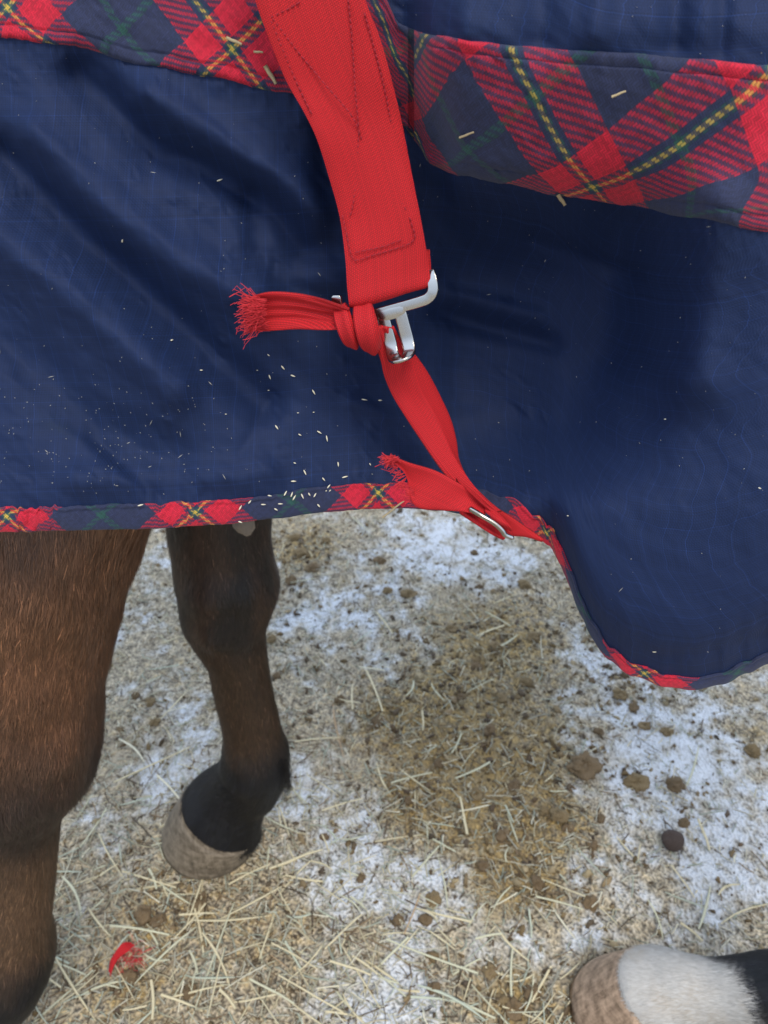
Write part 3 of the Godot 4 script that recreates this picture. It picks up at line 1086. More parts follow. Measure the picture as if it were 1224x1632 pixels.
func lumpy(m: PrimitiveMesh, amount: float, sd: int) -> ArrayMesh:
	var a := m.get_mesh_arrays()
	var v: PackedVector3Array = a[Mesh.ARRAY_VERTEX]
	for i in v.size():
		var p := v[i]
		var q := p.normalized() * 60.0
		v[i] = p * (1.0 + amount / p.length() * (nz.get_noise_3d(q.x + sd * 31, q.y, q.z) * 1.6 + nf.get_noise_3d(q.x * 3.0 + sd * 17, q.y * 3.0, q.z * 3.0)))
	return mesh_of(v, a[Mesh.ARRAY_INDEX])

# ------------------------------------------------------------------ the ground
const SNOW := [[690, 860, 120, 1.0], [560, 975, 90, .8], [470, 985, 50, .7], [225, 900, 50, .6], [215, 990, 50, .6], [800, 900, 70, .7], [950, 1050, 70, 1.0], [1100, 1150, 110, .8], [960, 1215, 90, .75], [1180, 1330, 110, .8], [1090, 1230, 110, .4],
	[280, 1225, 60, 1.0], [190, 1290, 60, .5], [470, 1260, 60, .7], [560, 1300, 80, .7], [560, 1385, 60, .9], [705, 1395, 70, 1.0], [640, 1440, 60, .6], [570, 1590, 60, .9], [610, 1620, 50, .8], [660, 1560, 50, .6], [870, 1500, 70, .6], [790, 1520, 40, .7], [1010, 1460, 50, .5], [910, 1390, 70, .5], [640, 1060, 40, .5], [690, 1040, 30, .5], [840, 1180, 40, .5], [860, 1130, 40, .4], [320, 1140, 70, .35], [1140, 1440, 70, .5], [180, 1100, 60, .3]]
const MUCK := [[485, 870, 55, .9], [800, 1020, 110, 1.0], [700, 1110, 90, .7], [720, 1190, 110, .8], [790, 1260, 120, 1.0], [885, 1305, 45, 1.0], [640, 1290, 50, .6], [790, 1370, 70, .8], [860, 1420, 50, .7], [605, 1145, 45, .6], [870, 1180, 50, .7], [1010, 1090, 60, .5], [240, 1455, 40, .7], [200, 1570, 60, .6], [310, 1450, 30, .6], [830, 1580, 60, .9], [340, 1000, 40, .4], [1190, 1160, 35, .6], [930, 1180, 40, .5], [420, 1480, 70, .35]]
var low_img: Image
const GX0 := -1.35
const GZ0 := -1.95
const GW := 2.7
const GH := 2.25

func cover(list: Array, x: float, z: float) -> float:
	var s := 0.0
	for q in list:
		var d: Vector2 = Vector2(x - q[4], z - q[5]) / float(q[6])
		s += q[3] * exp(-d.length_squared())
	return s

func ground_y(x: float, z: float) -> float:
	return 0.006 * nz.get_noise_2d(x * 900.0, z * 900.0) + 0.0035 * nf.get_noise_2d(x * 900.0, z * 900.0) - 0.0045

func build_ground() -> void:
	var sn := []
	var mk := []
	for q in SNOW:
		var g := gnd(q[0], q[1])
		sn.append([q[0], q[1], q[2], q[3], g.x, g.z, q[2] / F * (EYE - g).length()])
	for q in MUCK:
		var g := gnd(q[0], q[1])
		mk.append([q[0], q[1], q[2], q[3], g.x, g.z, q[2] / F * (EYE - g).length()])
	var lw := 144
	var lh := 120
	low_img = Image.create(lw, lh, false, Image.FORMAT_RGB8)
	for y in lh:
		for x in lw:
			var wx := GX0 + GW * (x + 0.5) / lw
			var wz := GZ0 + GH * (y + 0.5) / lh
			low_img.set_pixel(x, y, Color(clampf(cover(sn, wx, wz), 0, 1), clampf(cover(mk, wx, wz), 0, 1), 0))
	var w := 1728
	var h := 1440
	var big: Image = low_img.duplicate()
	big.resize(w, h, Image.INTERPOLATE_CUBIC)
	var bias := big.get_data()
	var n1 := FastNoiseLite.new()
	n1.seed = 4
	n1.frequency = 0.022
	n1.fractal_octaves = 5
	n1.fractal_gain = 0.62
	var a1 := n1.get_seamless_image(w, h).get_data()
	n1.seed = 9
	n1.frequency = 0.09
	n1.fractal_octaves = 3
	var a2 := n1.get_seamless_image(w, h).get_data()
	n1.seed = 14
	n1.frequency = 0.3
	n1.fractal_octaves = 2
	var a3 := n1.get_seamless_image(w, h).get_data()
	var data := PackedByteArray()
	data.resize(w * h * 3)
	var hgt := PackedByteArray()
	hgt.resize(w * h)
	var o := 0
	for i in w * h:
		var f1 := a1[i] / 255.0
		var f2 := clampf((a2[i] / 255.0 - 0.5) * 1.7 + 0.5, 0.0, 1.0)
		var f3 := clampf((a3[i] / 255.0 - 0.5) * 1.8 + 0.5, 0.0, 1.0)
		var s := bias[o] / 255.0 * 0.70 + (f1 - 0.5) * 1.5 + (f2 - 0.5) * 0.38 + (f3 - 0.5) * 0.16 - bias[o + 1] / 255.0 * 0.30
		s = clampf((s - 0.12) * 1.55, 0, 1) * (0.88 + 0.2 * f3)
		s = minf(s, 1.0)
		var m := clampf(bias[o + 1] / 255.0 * 1.0 + (f2 - 0.5) * 1.2 + (f1 - 0.5) * 0.8 - 0.12, 0, 1)
		# frozen dirt and chaff, then muck, then crusted snow
		var t := 0.46 + 0.66 * f3 + 0.48 * f2
		var r := lerpf(0.640, 0.545, m) * t
		var g := lerpf(0.592, 0.462, m) * t
		var b := lerpf(0.508, 0.305, m) * t
		var e := 0.83 + 0.12 * f3 + 0.06 * f1
		r += (0.915 * e - r) * s
		g += (0.93 * e - g) * s
		b += (0.955 * e - b) * s
		data[o] = int(minf(r, 1.0) * 255.0)
		data[o + 1] = int(minf(g, 1.0) * 255.0)
		data[o + 2] = int(minf(b, 1.0) * 255.0)
		hgt[i] = int(clampf(f3 * 0.45 + f2 * 0.3 + s * 0.25, 0, 1) * 255.0)
		o += 3
	var nm := Image.create_from_data(w, h, false, Image.FORMAT_L8, hgt)
	nm.convert(Image.FORMAT_RGBA8)
	nm.bump_map_to_normal_map(4.0)
	var m := mat(Color.WHITE, 0.85)
	m.albedo_texture = tex_of(Image.create_from_data(w, h, false, Image.FORMAT_RGB8, data))
	m.normal_enabled = true
	m.normal_texture = tex_of(nm)
	m.normal_scale = 1.0
	# one sheet, fine near the horse and coarse towards the horizon
	var xs := PackedFloat32Array()
	for q in [-120.0, -60, -30, -16, -9, -5, -3, -2, -1.6]: xs.append(q)
	for k in 361: xs.append(-1.35 + 2.7 * k / 360.0)
	for q in [1.6, 2, 3, 5, 9, 16, 30, 60, 120.0]: xs.append(q)
	var zs := PackedFloat32Array()
	for q in [-120.0, -60, -30, -16, -9, -5, -3.4, -2.6, -2.2]: zs.append(q)
	for k in 301: zs.append(-1.95 + 2.25 * k / 300.0)
	for q in [0.6, 1, 2, 4, 8, 16, 30, 60, 120.0]: zs.append(q)
	var v := PackedVector3Array()
	var uv := PackedVector2Array()
	for z in zs:
		for x in xs:
			v.append(Vector3(x, ground_y(x, z), z))
			uv.append(Vector2((x - GX0) / GW, (z - GZ0) / GH))
	var g := put("ground", mesh_of(v, grid_ix(zs.size(), xs.size()), uv), m)
	g.set_meta("kind", "structure")

func low(x: float, z: float) -> Color:
	var i := int((x - GX0) / GW * 144.0)
	var j := int((z - GZ0) / GH * 120.0)
	if i < 0 or j < 0 or i > 143 or j > 119: return Color(0.3, 0.2, 0)
	return low_img.get_pixel(i, j)

func stalk_mesh(kind: int) -> ArrayMesh:      # one metre long, to be scaled
	var v := PackedVector3Array()
	var ix := PackedInt32Array()
	var r := RandomNumberGenerator.new()
	r.seed = 100 + kind
	var bow := r.randf_range(-0.010, 0.010) if kind < 4 else r.randf_range(-0.03, 0.03)
	var kink := r.randf_range(0.3, 0.7)
	var n := 7
	var k := 6 if kind < 4 else 4
	for i in n:
		var t := float(i) / (n - 1)
		var y := bow * sin(t * PI) + (0.02 * absf(t - kink) if kind % 2 == 0 else 0.0)
		for j in k:
			var a := TAU * j / k
			var wd := 1.0 * (1.0 - 0.25 * t) * (1.12 if i == 3 and kind < 4 else 1.0)
			if kind >= 4: wd *= 0.25 + 0.75 * sin(lerpf(0.25, 2.9, t))
			var th := 0.75 if kind < 4 else 0.22
			v.append(Vector3(t - 0.5, wd * th * sin(a), y * 60.0 * 0.0 + wd * cos(a)) + Vector3(0, 0, y * 100.0))
	for i in n - 1:
		for j in k:
			var a := i * k + j
			var b := i * k + (j + 1) % k
			ix.append_array([a, b, a + k, b, b + k, a + k])
	for e in [0, n - 1]:
		v.append((v[e * k] + v[e * k + k / 2]) * 0.5)
		for j in k: ix.append_array([v.size() - 1, e * k + j, e * k + (j + 1) % k])
	return mesh_of(v, ix)

const STALKS := [[182, 1249, 302, 1190], [88, 1519, 155, 1625], [286, 1457, 347, 1454], [376, 1441, 306, 1629], [323, 1490, 368, 1578], [237, 1384, 250, 1418], [204, 1420, 359, 1392], [449, 1414, 339, 1470], [500, 1357, 433, 1386], [176, 1478, 270, 1490], [314, 1480, 216, 1572], [49, 1629, 147, 1543], [241, 1563, 244, 1629], [351, 1580, 376, 1610], [457, 1459, 500, 1453], [143, 1445, 180, 1492],
	[516, 1512, 576, 1461], [429, 1386, 513, 1352], [665, 1572, 772, 1631], [583, 1530, 634, 1566], [462, 1249, 501, 1288], [722, 1553, 766, 1527], [696, 1478, 727, 1510], [540, 1427, 576, 1458], [442, 1442, 416, 1530], [603, 1213, 625, 1265], [665, 1246, 663, 1291], [638, 1229, 687, 1262], [743, 1331, 730, 1272], [690, 1337, 727, 1357],
	[985, 1330, 1028, 1378], [1031, 1437, 1056, 1500], [1090, 1254, 1112, 1188], [1115, 1307, 1132, 1356], [1071, 1380, 1107, 1432], [883, 1444, 919, 1498], [853, 1432, 929, 1450], [1145, 1426, 1180, 1409], [922, 1353, 965, 1401], [561, 820, 590, 849], [773, 977, 814, 998], [759, 1014, 803, 998], [790, 1034, 824, 1013], [600, 977, 626, 1013], [584, 1073, 610, 1134], [675, 1134, 675, 1165], [659, 1085, 646, 1111], [532, 1114, 550, 1206], [470, 1183, 541, 1175], [563, 1027, 594, 1003],
	[160, 1330, 200, 1400], [100, 1400, 130, 1460], [120, 1590, 210, 1560], [795, 1480, 845, 1530], [757, 1500, 800, 1490], [1110, 1480, 1130, 1410], [1150, 1470, 1224, 1440], [845, 1450, 848, 1495], [740, 1600, 790, 1620], [400, 1560, 470, 1600], [250, 1235, 290, 1280], [300, 1100, 250, 1150], [190, 1180, 230, 1215], [1085, 1470, 1120, 1500], [880, 1540, 850, 1600], [1060, 1420, 1130, 1445]]

func beside(p: Vector3) -> String:
	var best := ""
	var bd := 1e9
	for q in [[330, 1340, "the far fore hoof"], [960, 1570, "the white-socked hind hoof"], [195, 1535, "the red webbing scrap"], [1070, 1344, "the round dark manure ball"], [930, 1224, "the flattened brown manure ball"], [60, 1640, "the near fore hoof"], [620, 850, "the ground beneath the knotted strap"], [1080, 1130, "the ground under the drooping hem"], [780, 1180, "the wide brown manure patch"], [480, 870, "the brown clumps behind the far foreleg"], [250, 1100, "the gap between the forelegs"], [570, 1390, "the snow between the hooves"], [830, 1590, "the brown heap before the white-socked hoof"], [420, 1530, "the thick hay behind the red scrap"]]:
		var d := gnd(q[0], q[1]).distance_to(p)
		if d < bd:
			bd = d
			best = q[2]
	return best

func build_litter() -> void:
	var tones := [lin(0.68, 0.59, 0.38), lin(0.60, 0.58, 0.41), lin(0.50, 0.53, 0.41), lin(0.75, 0.69, 0.51), lin(0.48, 0.33, 0.19), lin(0.40, 0.44, 0.31)]
	var mats := []
	for c in tones: mats.append(mat(c, 0.6))
	var meshes := []
	for k in 8: meshes.append(stalk_mesh(k))
	var words := ["pale golden", "greenish straw", "grey green", "bleached cream", "reddish brown", "dull green"]
	rng.seed = 8
	var placed := 0
	var spots := []
	for s in STALKS:
		var a := gnd(s[0], s[1])
		var b := gnd(s[2], s[3])
		spots.append([(a + b) * 0.5, (b - a), rng.randf_range(0.0012, 0.0021)])
	while spots.size() < 296:
		var p := gnd(rng.randf_range(40, 1224), rng.randf_range(840, 1632))
		var dens := 0.35 + 1.1 * smoothstep(-0.75, -0.45, p.z) * smoothstep(0.35, -0.1, p.x) - 0.5 * low(p.x, p.z).r
		if rng.randf() > dens: continue
		var an := rng.randf() * TAU
		var ln := clampf(exp(rng.randfn(log(0.038), 0.45)), 0.015, 0.12)
		spots.append([p, Vector3(cos(an), 0, sin(an)) * ln, rng.randf_range(0.0007, 0.0016)])
	for s in spots:
		var kind := rng.randi() % 8
		var tone := int(clampf(absf(rng.randfn(0, 1.7)), 0, 5.9))
		var o := put("hay_stalk" if kind < 4 else "hay_wisp", meshes[kind], mats[tone])
		var dir: Vector3 = s[1]
		var ln := dir.length()
		var x := dir / ln
		var c: Vector3 = s[0]
		var tilt := rng.randf_range(-0.10, 0.10)
		x = (x + Vector3(0, tilt, 0)).normalized()
		var z := x.cross(Vector3.UP).normalized()
		var y := z.cross(x)
		var r: float = s[2]
		o.transform = Transform3D(Basis(x * ln, y * r * 1.0, z * minf(r, ln * 0.06)), Vector3(c.x, ground_y(c.x, c.z) + 0.003 + absf(tilt) * ln * 0.4 + rng.randf() * 0.004, c.z))
		tag(o, "%s %s hay %s by %s" % ["long" if ln > 0.06 else ("short" if ln < 0.032 else "medium"), words[tone], "stalk" if kind < 4 else "leaf", beside(c)], "hay", "loose hay on the ground")
		placed += 1
	# the countless short pieces
	var v := PackedVector3Array()
	var ix := PackedInt32Array()
	var col := PackedColorArray()
	var shades := [Color(0.60, 0.52, 0.34), Color(0.48, 0.44, 0.31), Color(0.42, 0.45, 0.36), Color(0.72, 0.67, 0.52), Color(0.26, 0.18, 0.10), Color(0.13, 0.095, 0.06), Color(0.55, 0.53, 0.43)]
	var made := 0
	while made < 60000:
		var p := Vector3(rng.randf_range(-1.25, 1.25), 0, rng.randf_range(-1.9, 0.2))
		var lo := low(p.x, p.z)
		var near := smoothstep(-1.0, -0.5, p.z) * smoothstep(0.45, -0.1, p.x)
		if rng.randf() > 0.45 + 0.55 * near - 0.14 * lo.r + 0.12 * lo.g + 0.35 * nz.get_noise_2d(p.x * 500 + 40, p.z * 500): continue
		made += 1
		var an := rng.randf() * TAU
		var ln := clampf(exp(rng.randfn(log(0.0095 + 0.004 * near), 0.66)), 0.0022, 0.06)
		var x := Vector3(cos(an), rng.randfn(0, 0.2), sin(an)).normalized()
		var z := x.cross(Vector3.UP).normalized()
		var y := z.cross(x)
		var r := minf(rng.randf_range(0.0003, 0.0010), ln * 0.16)
		var c := Vector3(p.x, ground_y(p.x, p.z) + rng.randf_range(0.0006, 0.0055), p.z)
		var b := v.size()
		var bend := z * rng.randfn(0, 0.06) * ln
		for t in 3:
			var q := c + x * ln * (t * 0.5 - 0.5) + (bend if t == 1 else Vector3.ZERO)
			v.append(q + z * r)
			v.append(q + y * r * 0.9)
			v.append(q - z * r)
		var shade: Color = shades[rng.randi() % 7] * rng.randf_range(0.7, 1.3)
		for t in 9: col.append(shade)
		for t in 2:
			for k in 3:
				var a0 := b + t * 3 + k
				var a1 := b + t * 3 + (k + 1) % 3
				ix.append_array([a0, a1, a0 + 3, a1, a1 + 3, a0 + 3])
	var mi := put("hay_chaff", mesh_of(v, ix, PackedVector2Array(), col), M.litter)
	tag(mi, "short broken bits of hay and chaff strewn over the snow", "chaff", "", "stuff")
	# muck crumbs
	v = PackedVector3Array()
	ix = PackedInt32Array()
	col = PackedColorArray()
	var kinds := []
	for k in 5:
		var sp := SphereMesh.new()
		sp.radius = 1
		sp.height = 2
		sp.radial_segments = 7
		sp.rings = 4
		kinds.append(lumpy(sp, 0.55, 3 + k * 4).surface_get_arrays(0))
	shades = [Color(0.17, 0.115, 0.052), Color(0.12, 0.080, 0.042), Color(0.25, 0.18, 0.095), Color(0.10, 0.072, 0.045), Color(0.34, 0.27, 0.16)]
	made = 0
	while made < 14000:
		var p := Vector3(rng.randf_range(-1.25, 1.25), 0, rng.randf_range(-1.9, 0.2))
		if rng.randf() > 0.12 + 0.9 * low(p.x, p.z).g + 0.4 * maxf(0.0, nz.get_noise_2d(p.x * 700, p.z * 700)): continue
		made += 1
		var r := clampf(exp(rng.randfn(log(0.0018), 0.55)), 0.0007, 0.0055)
		var bs := Basis.from_euler(Vector3(rng.randf() * 6, rng.randf() * 6, rng.randf() * 6)) * Basis.from_scale(Vector3(r * rng.randf_range(0.8, 1.7), r * 0.6, r))
		var c := Vector3(p.x, ground_y(p.x, p.z) + r * 0.25, p.z)
		var k: Array = kinds[rng.randi() % 5]
		var b := v.size()
		var shade: Color = shades[rng.randi() % 5] * rng.randf_range(0.7, 1.2)
		for q in k[Mesh.ARRAY_VERTEX]:
			v.append(c + bs * q)
			col.append(shade)
		for q in k[Mesh.ARRAY_INDEX]: ix.append(b + q)
	mi = put("manure_crumbs", mesh_of(v, ix, PackedVector2Array(), col), M.litter)
	tag(mi, "brown manure crumbs trodden into the snow", "manure crumbs", "", "stuff")
	# manure balls one can count
	var lumps := []
	for k in 6:
		var q := SphereMesh.new()
		q.radius = 1
		q.height = 1.8
		q.radial_segments = 28
		q.rings = 16
		lumps.append(lumpy(q, 0.42 if k else 0.09, k * 5 + 1))
	var dm := [dung_mat(Color(0.17, 0.115, 0.06), 1), dung_mat(Color(0.21, 0.15, 0.075), 2), dung_mat(Color(0.062, 0.042, 0.034), 3), dung_mat(Color(0.14, 0.095, 0.05), 4)]
	for q in [[930, 1224, 44, 1, 0, "flattened brown manure ball alone on a snow patch"], [1070, 1344, 34, 0, 2, "round dark manure ball, smoothest and darkest on the ground"], [1014, 1246, 34, 2, 1, "crumbly olive brown manure lump on snow beyond the dark round ball"], [1076, 1250, 30, 3, 3, ""], [958, 1302, 18, 4, 3, ""], [944, 1345, 22, 5, 0, ""], [1028, 1155, 22, 2, 1, ""], [1064, 1165, 20, 3, 1, ""], [955, 1166, 18, 4, 3, ""], [1200, 1195, 28, 5, 1, ""], [605, 894, 24, 2, 0, ""], [617, 940, 19, 3, 1, ""], [651, 945, 28, 4, 1, ""], [756, 878, 16, 5, 3, ""], [836, 930, 26, 2, 1, ""], [464, 925, 22, 3, 0, ""], [432, 1020, 20, 4, 1, ""], [542, 1116, 22, 5, 3, ""], [601, 1146, 28, 2, 3, ""], [782, 1545, 24, 3, 1, ""], [690, 1575, 22, 4, 3, ""], [635, 1466, 24, 5, 3, ""], [678, 1464, 22, 2, 3, ""], [690, 1432, 26, 3, 1, ""], [228, 1458, 32, 4, 0, ""], [252, 1466, 26, 2, 3, ""], [315, 1440, 24, 3, 3, ""], [205, 1556, 30, 5, 0, ""], [300, 1578, 24, 2, 3, ""], [890, 1300, 32, 4, 1, ""], [868, 1290, 22, 5, 1, ""], [905, 1318, 20, 2, 0, ""], [942, 1437, 24, 3, 0, ""], [858, 1405, 26, 4, 3, ""], [838, 1085, 26, 5, 1, ""], [790, 1030, 24, 2, 1, ""], [760, 1060, 22, 3, 0, ""], [800, 1110, 24, 4, 1, ""], [735, 1110, 20, 5, 3, ""], [720, 1000, 22, 2, 1, ""], [850, 1015, 22, 3, 1, ""], [780, 1165, 24, 4, 0, ""], [700, 1215, 22, 5, 3, ""], [760, 1265, 26, 2, 1, ""], [820, 1250, 24, 3, 3, ""], [800, 1330, 26, 4, 0, ""], [770, 1380, 24, 5, 3, ""], [480, 880, 30, 2, 1, ""], [498, 905, 24, 3, 0, ""], [468, 855, 22, 4, 1, ""], [520, 862, 18, 5, 1, ""], [1090, 1310, 20, 2, 3, ""], [988, 1105, 24, 3, 1, ""], [1010, 1125, 20, 4, 0, ""], [240, 1118, 22, 5, 1, ""], [215, 1108, 16, 2, 3, ""], [245, 1150, 18, 3, 1, ""], [575, 1395, 18, 4, 3, ""], [650, 1275, 18, 5, 3, ""], [820, 1605, 34, 2, 0, ""], [850, 1580, 26, 3, 3, ""], [800, 1590, 22, 4, 1, ""], [330, 985, 18, 5, 1, ""], [440, 1075, 16, 2, 3, ""]]:
		var g := gnd(q[0], q[1])
		var r: float = q[2] * 0.5 / F * (EYE - g).length() * (0.86 if q[5] else 0.74)
		var o := put("manure_ball", lumps[q[3]], dm[q[4]])
		var flat_: float = 0.92 if q[3] == 0 else 0.68
		o.transform = Transform3D(Basis.from_euler(Vector3(0, rng.randf() * 6, 0)).scaled(Vector3(r * 1.05, r * flat_, r)), Vector3(g.x, ground_y(g.x, g.z) + r * flat_ * (0.75 if q[3] < 2 else 0.35), g.z))
		if q[5]: tag(o, q[5], "manure")
		else: tag(o, ["brown", "olive brown", "blackish", "dark brown"][q[4]] + " crumbly %s manure lump by %s" % ["larger" if r > 0.0095 else "small", beside(g)], "manure", "manure lumps on the snow")

func dung_mat(c: Color, sd: int) -> StandardMaterial3D:
	var n := NoiseTexture2D.new()
	n.width = 256
	n.height = 256
	n.seamless = true
	var f := FastNoiseLite.new()
	f.seed = sd
	f.frequency = 0.05
	f.fractal_octaves = 5
	n.noise = f
	var g := Gradient.new()
	g.set_color(0, (c * 0.45).linear_to_srgb())
	g.set_color(1, (c * 1.9).linear_to_srgb())
	n.color_ramp = g
	var m := mat(Color.WHITE, 0.85)
	m.albedo_texture = n
	m.uv1_triplanar = true
	m.uv1_scale = Vector3(0.6, 0.6, 0.6)
	return m

# ------------------------------------------------------------------ small things on the cloth and on the ground
func seed_mesh() -> ArrayMesh:
	var v := PackedVector3Array()
	var ix := PackedInt32Array()
	var n := 6
	var k := 6
	for i in n:
		var t := float(i) / (n - 1)
		var r := 0.5 * pow(sin(PI * lerpf(0.06, 0.96, t)), 0.8) * (1.1 - 0.4 * t)
		for j in k:
			var a := TAU * j / k
			v.append(Vector3(t - 0.5, r * cos(a), r * 0.7 * sin(a) + 0.08 * sin(t * PI)))
	for i in n - 1:
		for j in k:
			var a := i * k + j
			var b := i * k + (j + 1) % k
			ix.append_array([a, a + k, b, b, a + k, b + k])
	return mesh_of(v, ix)

const SEEDS := [[451, 586, 7, 50], [467, 599, 7, 20], [430, 601, 8, 70], [500, 625, 8, 60], [441, 681, 8, 55], [478, 693, 5, 30], [509, 689, 8, 30], [521, 699, 9, 80], [500, 657, 3, 0], [475, 658, 3, 0], [581, 637, 10, 10], [606, 638, 7, 0], [470, 738, 4, 20], [486, 753, 8, 65], [539, 740, 7, 85], [550, 760, 9, -15], [516, 764, 7, 50], [468, 767, 8, 0], [590, 740, 4, 60], [524, 775, 7, -50], [455, 786, 8, -60], [465, 788, 8, -70], [469, 793, 9, -60], [482, 791, 8, 65], [493, 788, 6, 60], [502, 789, 7, -60], [447, 803, 7, 0], [420, 804, 7, 0], [398, 800, 7, -50], [383, 809, 8, -60], [508, 806, 6, 50], [274, 542, 6, -20], [321, 590, 5, 0], [224, 805, 8, -15], [350, 287, 8, -20], [195, 384, 9, -75], [527, 780, 8, -55], [519, 783, 7, -45], [440, 812, 6, 30], [430, 790, 6, 10], [383, 832, 6, 20], [410, 590, 3, 0], [360, 660, 3, 0], [428, 622, 3, 0], [1211, 778, 4, 20], [1060, 668, 4, 0], [1043, 1039, 6, 0], [905, 822, 4, 0], [428, 566, 4, 40]]

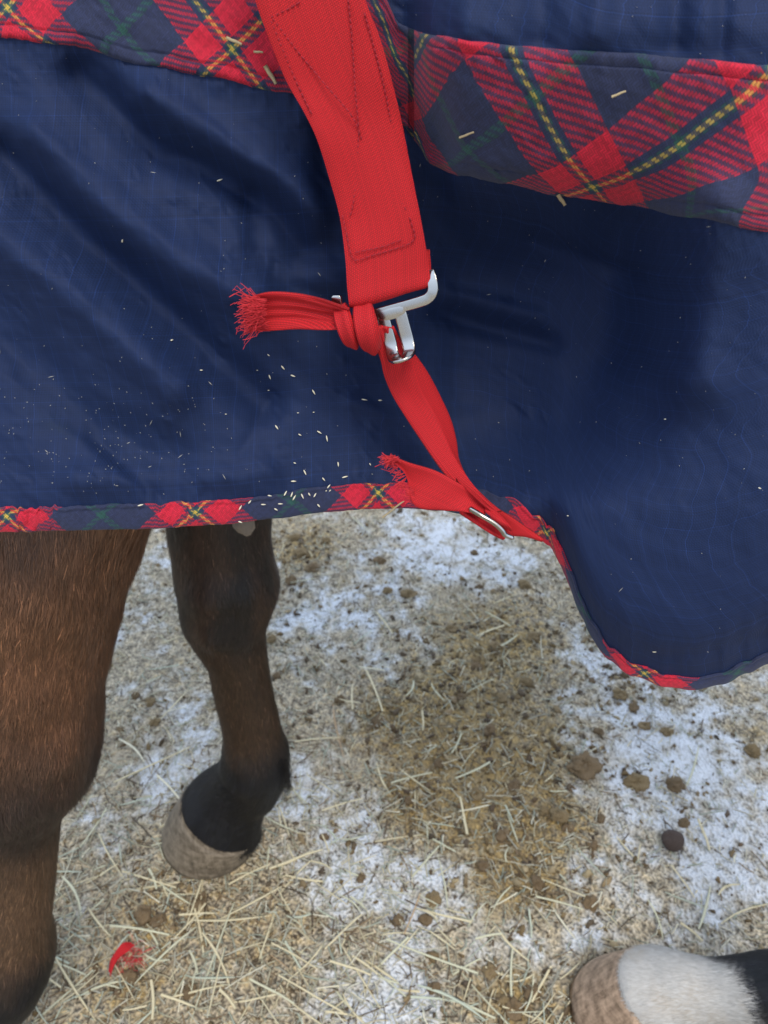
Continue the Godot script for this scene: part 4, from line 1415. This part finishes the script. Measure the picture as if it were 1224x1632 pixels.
func build_small() -> void:
	var sm := seed_mesh()
	rng.seed = 40
	for s in SEEDS:
		var p := cloth(s[0], s[1], 0.0008 if s[1] < 785 or s[0] > 600 else 0.0026)
		var an := deg_to_rad(-s[3])
		var a2 := cloth(s[0] + 4 * cos(an), s[1] - 4 * sin(an)) - cloth(s[0] - 4 * cos(an), s[1] + 4 * sin(an))
		var x := a2.normalized()
		var n := x.cross(cloth(s[0], s[1] - 5) - cloth(s[0], s[1] + 5)).normalized()
		if n.z < 0: n = -n
		var y := n.cross(x)
		var ln: float = s[2] / 3500.0 * 1.15
		var o := put("grass_seed", sm, M.seed)
		var wd := minf(ln * 0.42, 0.0008)
		o.transform = Transform3D(Basis(x * ln, y * wd, n * wd), p)
		var where := "the cloth below the frayed strap tail"
		if s[1] > 785 and s[0] < 600: where = "the tartan hem binding"
		elif s[0] > 800: where = "the drooping rear cloth"
		elif s[1] > 725: where = "the cloth just above the tartan hem"
		elif s[0] > 570: where = "the cloth beside the hanging red strap"
		elif s[1] < 500: where = "the cloth under the upper tartan band"
		elif s[0] < 380: where = "the dusty cloth away from the strap"
		tag(o, "tiny %s whitish grass seed stuck on %s" % ["slender" if s[2] > 6 else "short", where], "seed", "grass seeds on the blanket")
	# scraps of hay caught on the tartan and cloth
	var hm := stalk_mesh(5)
	var hs := stalk_mesh(2)
	var tan := mat(lin(0.48, 0.38, 0.22), 0.8)
	for q in [[887, 312, 897, 330, .0008, "short cream hay bit hanging at the lower edge of the tartan band", 0], [732, 221, 756, 213, .0004, "short tan hay bit on the navy square of the tartan band", 0], [420, 106, 436, 136, .0016, "torn cream leaf scrap on the red tartan beside the broad strap", 1], [404, 84, 419, 86, .0006, "pale husk on the red tartan square beside the broad strap", 1], [360, 62, 384, 74, .0006, "straw husk on the tartan line crossing", 1], [610, 826, 645, 800, .0005, "thin dry stem tucked at the hem binding below the torn flap", 0], [975, 156, 998, 148, .0004, "fine hay fibre lying on the upper edge of the tartan band", 0]]:
		var a := cloth(q[0], q[1], 0.0042)
		var b := cloth(q[2], q[3], 0.0042)
		var o := put("hay_scrap", hs, tan)
		var x := (b - a)
		var n := (EYE - a).normalized()
		var y := n.cross(x).normalized()
		var w: float = q[4]
		o.transform = Transform3D(Basis(x, n * w, y * minf(w, x.length() * 0.12)), (a + b) * 0.5)
		tag(o, q[5], "hay")
	# lint and dust grains on the cloth
	var v := PackedVector3Array()
	var ix := PackedInt32Array()
	for k in 620:
		var px := rng.randf_range(-100, 1300)
		var py := rng.randf_range(-60, 1080)
		if rng.randf() < 0.35:
			px = rng.randfn(170, 130)
			py = rng.randfn(700, 70)
		if py > herm(HEMX, HEMY, px) - 50 or (py < herm(LOWX, LOWY, px) + 8 and py > herm(UPX, UPY, px) - 8): continue
		var a := rng.randf() * TAU
		var ln := rng.randf_range(0.5, 1.6) if rng.randf() < 0.95 else rng.randf_range(3.0, 6.0)
		var e := Vector2(cos(a), sin(a)) * ln
		var w := Vector2(-e.y, e.x).normalized() * minf(ln * 0.5, 0.7)
		var s := v.size()
		for c in [e, w, -e, -w]: v.append(cloth(px + c.x, py + c.y, 0.0002))
		v.append(cloth(px, py, 0.0005))
		for c in 4: ix.append_array([s + 4, s + c, s + (c + 1) % 4])
	var l := put("lint", mesh_of(v, ix), M.lint)
	tag(l, "pale lint and dust grains clinging to the navy blanket cloth", "lint", "", "stuff")
	# the torn-off bit of red webbing on the ground
	var c0 := gnd(195, 1535)
	var scrap := base("strap_scrap", Vector3(c0.x, ground_y(c0.x, c0.z), c0.z))
	tag(scrap, "torn scrap of red webbing and threads lying in the hay on the ground", "scrap")
	var le := []
	var re := []
	for q in [[174, 1550, 178, 1558, .004], [178, 1538, 184, 1546, .010], [188, 1526, 193, 1534, .014], [200, 1514, 208, 1524, .016], [212, 1508, 215, 1514, .010]]:
		le.append(gnd(q[0], q[1]) + Vector3(0, q[4], 0) - scrap.position)
		re.append(gnd(q[2], q[3]) + Vector3(0, q[4] * 0.8, 0) - scrap.position)
	put("webbing_bit", ribbon3(le, re, 0.0016, 6, 6, func(a, t): return 0.001 * sin(a * 4.0 + t * 7.0)), M.webbing, scrap)
	var fr := []
	for k in 60:
		var p := Vector3(rng.randfn(0.006, 0.007), rng.randf_range(0.003, 0.012), rng.randfn(-0.004, 0.006))
		var d := Vector3(rng.randfn(0.6, 0.5), rng.randfn(0, 0.25), rng.randfn(0, 0.5)).normalized() * rng.randf_range(0.008, 0.022)
		fr.append([p, p + d * 0.5 + Vector3(0, 0.004, rng.randfn(0, 0.003)), p + d])
	thread_mesh(fr, 0.0002, scrap, "loose_thread", M.red_thread)
	scrap.get_child(1).set_meta("kind", "stuff")

# ------------------------------------------------------------------
func _ready() -> void:
	var cam := Camera3D.new()
	cam.name = "camera"
	cam.position = EYE
	cam.rotation = Vector3(-PITCH, 0, 0)
	cam.near = 0.02
	cam.far = 400
	var ca := CameraAttributesPhysical.new()
	ca.frustum_focal_length = 12.0 * F / 816.0
	ca.frustum_near = 0.02
	ca.frustum_far = 400
	ca.exposure_aperture = 11.5
	ca.frustum_focus_distance = 0.36
	cam.attributes = ca
	add_child(cam)
	cam.current = true

	var env := Environment.new()
	env.background_mode = Environment.BG_SKY
	var sky := Sky.new()
	var sm := ProceduralSkyMaterial.new()
	sm.sky_top_color = lin(0.88, 1.05, 1.32)
	sm.sky_horizon_color = lin(0.42, 0.49, 0.60)
	sm.sky_curve = 0.35
	sm.ground_bottom_color = lin(0.30, 0.29, 0.27)
	sm.ground_horizon_color = lin(0.55, 0.57, 0.60)
	sm.sky_energy_multiplier = 1.0
	sky.sky_material = sm
	env.sky = sky
	env.tonemap_mode = Environment.TONE_MAPPER_LINEAR
	env.tonemap_exposure = 1.36
	env.sdfgi_enabled = true
	env.ssao_enabled = true
	env.ssil_enabled = true
	var we := WorldEnvironment.new()
	we.environment = env
	add_child(we)

	var sun := DirectionalLight3D.new()
	sun.name = "sun"
	sun.light_energy = 0.5
	sun.light_angular_distance = 25.0
	sun.light_color = Color(1.0, 0.97, 0.92)
	sun.shadow_enabled = true
	sun.rotation_degrees = Vector3(-60, 20, 0)
	add_child(sun)

	nz.seed = 2
	nz.frequency = 0.012
	nz.fractal_octaves = 3
	nf.seed = 6
	nf.frequency = 0.05
	nf.fractal_octaves = 4
	make_materials()
	build_ground()
	var blanket := build_blanket()
	build_horse()
	build_straps(blanket)
	build_litter()
	build_small()
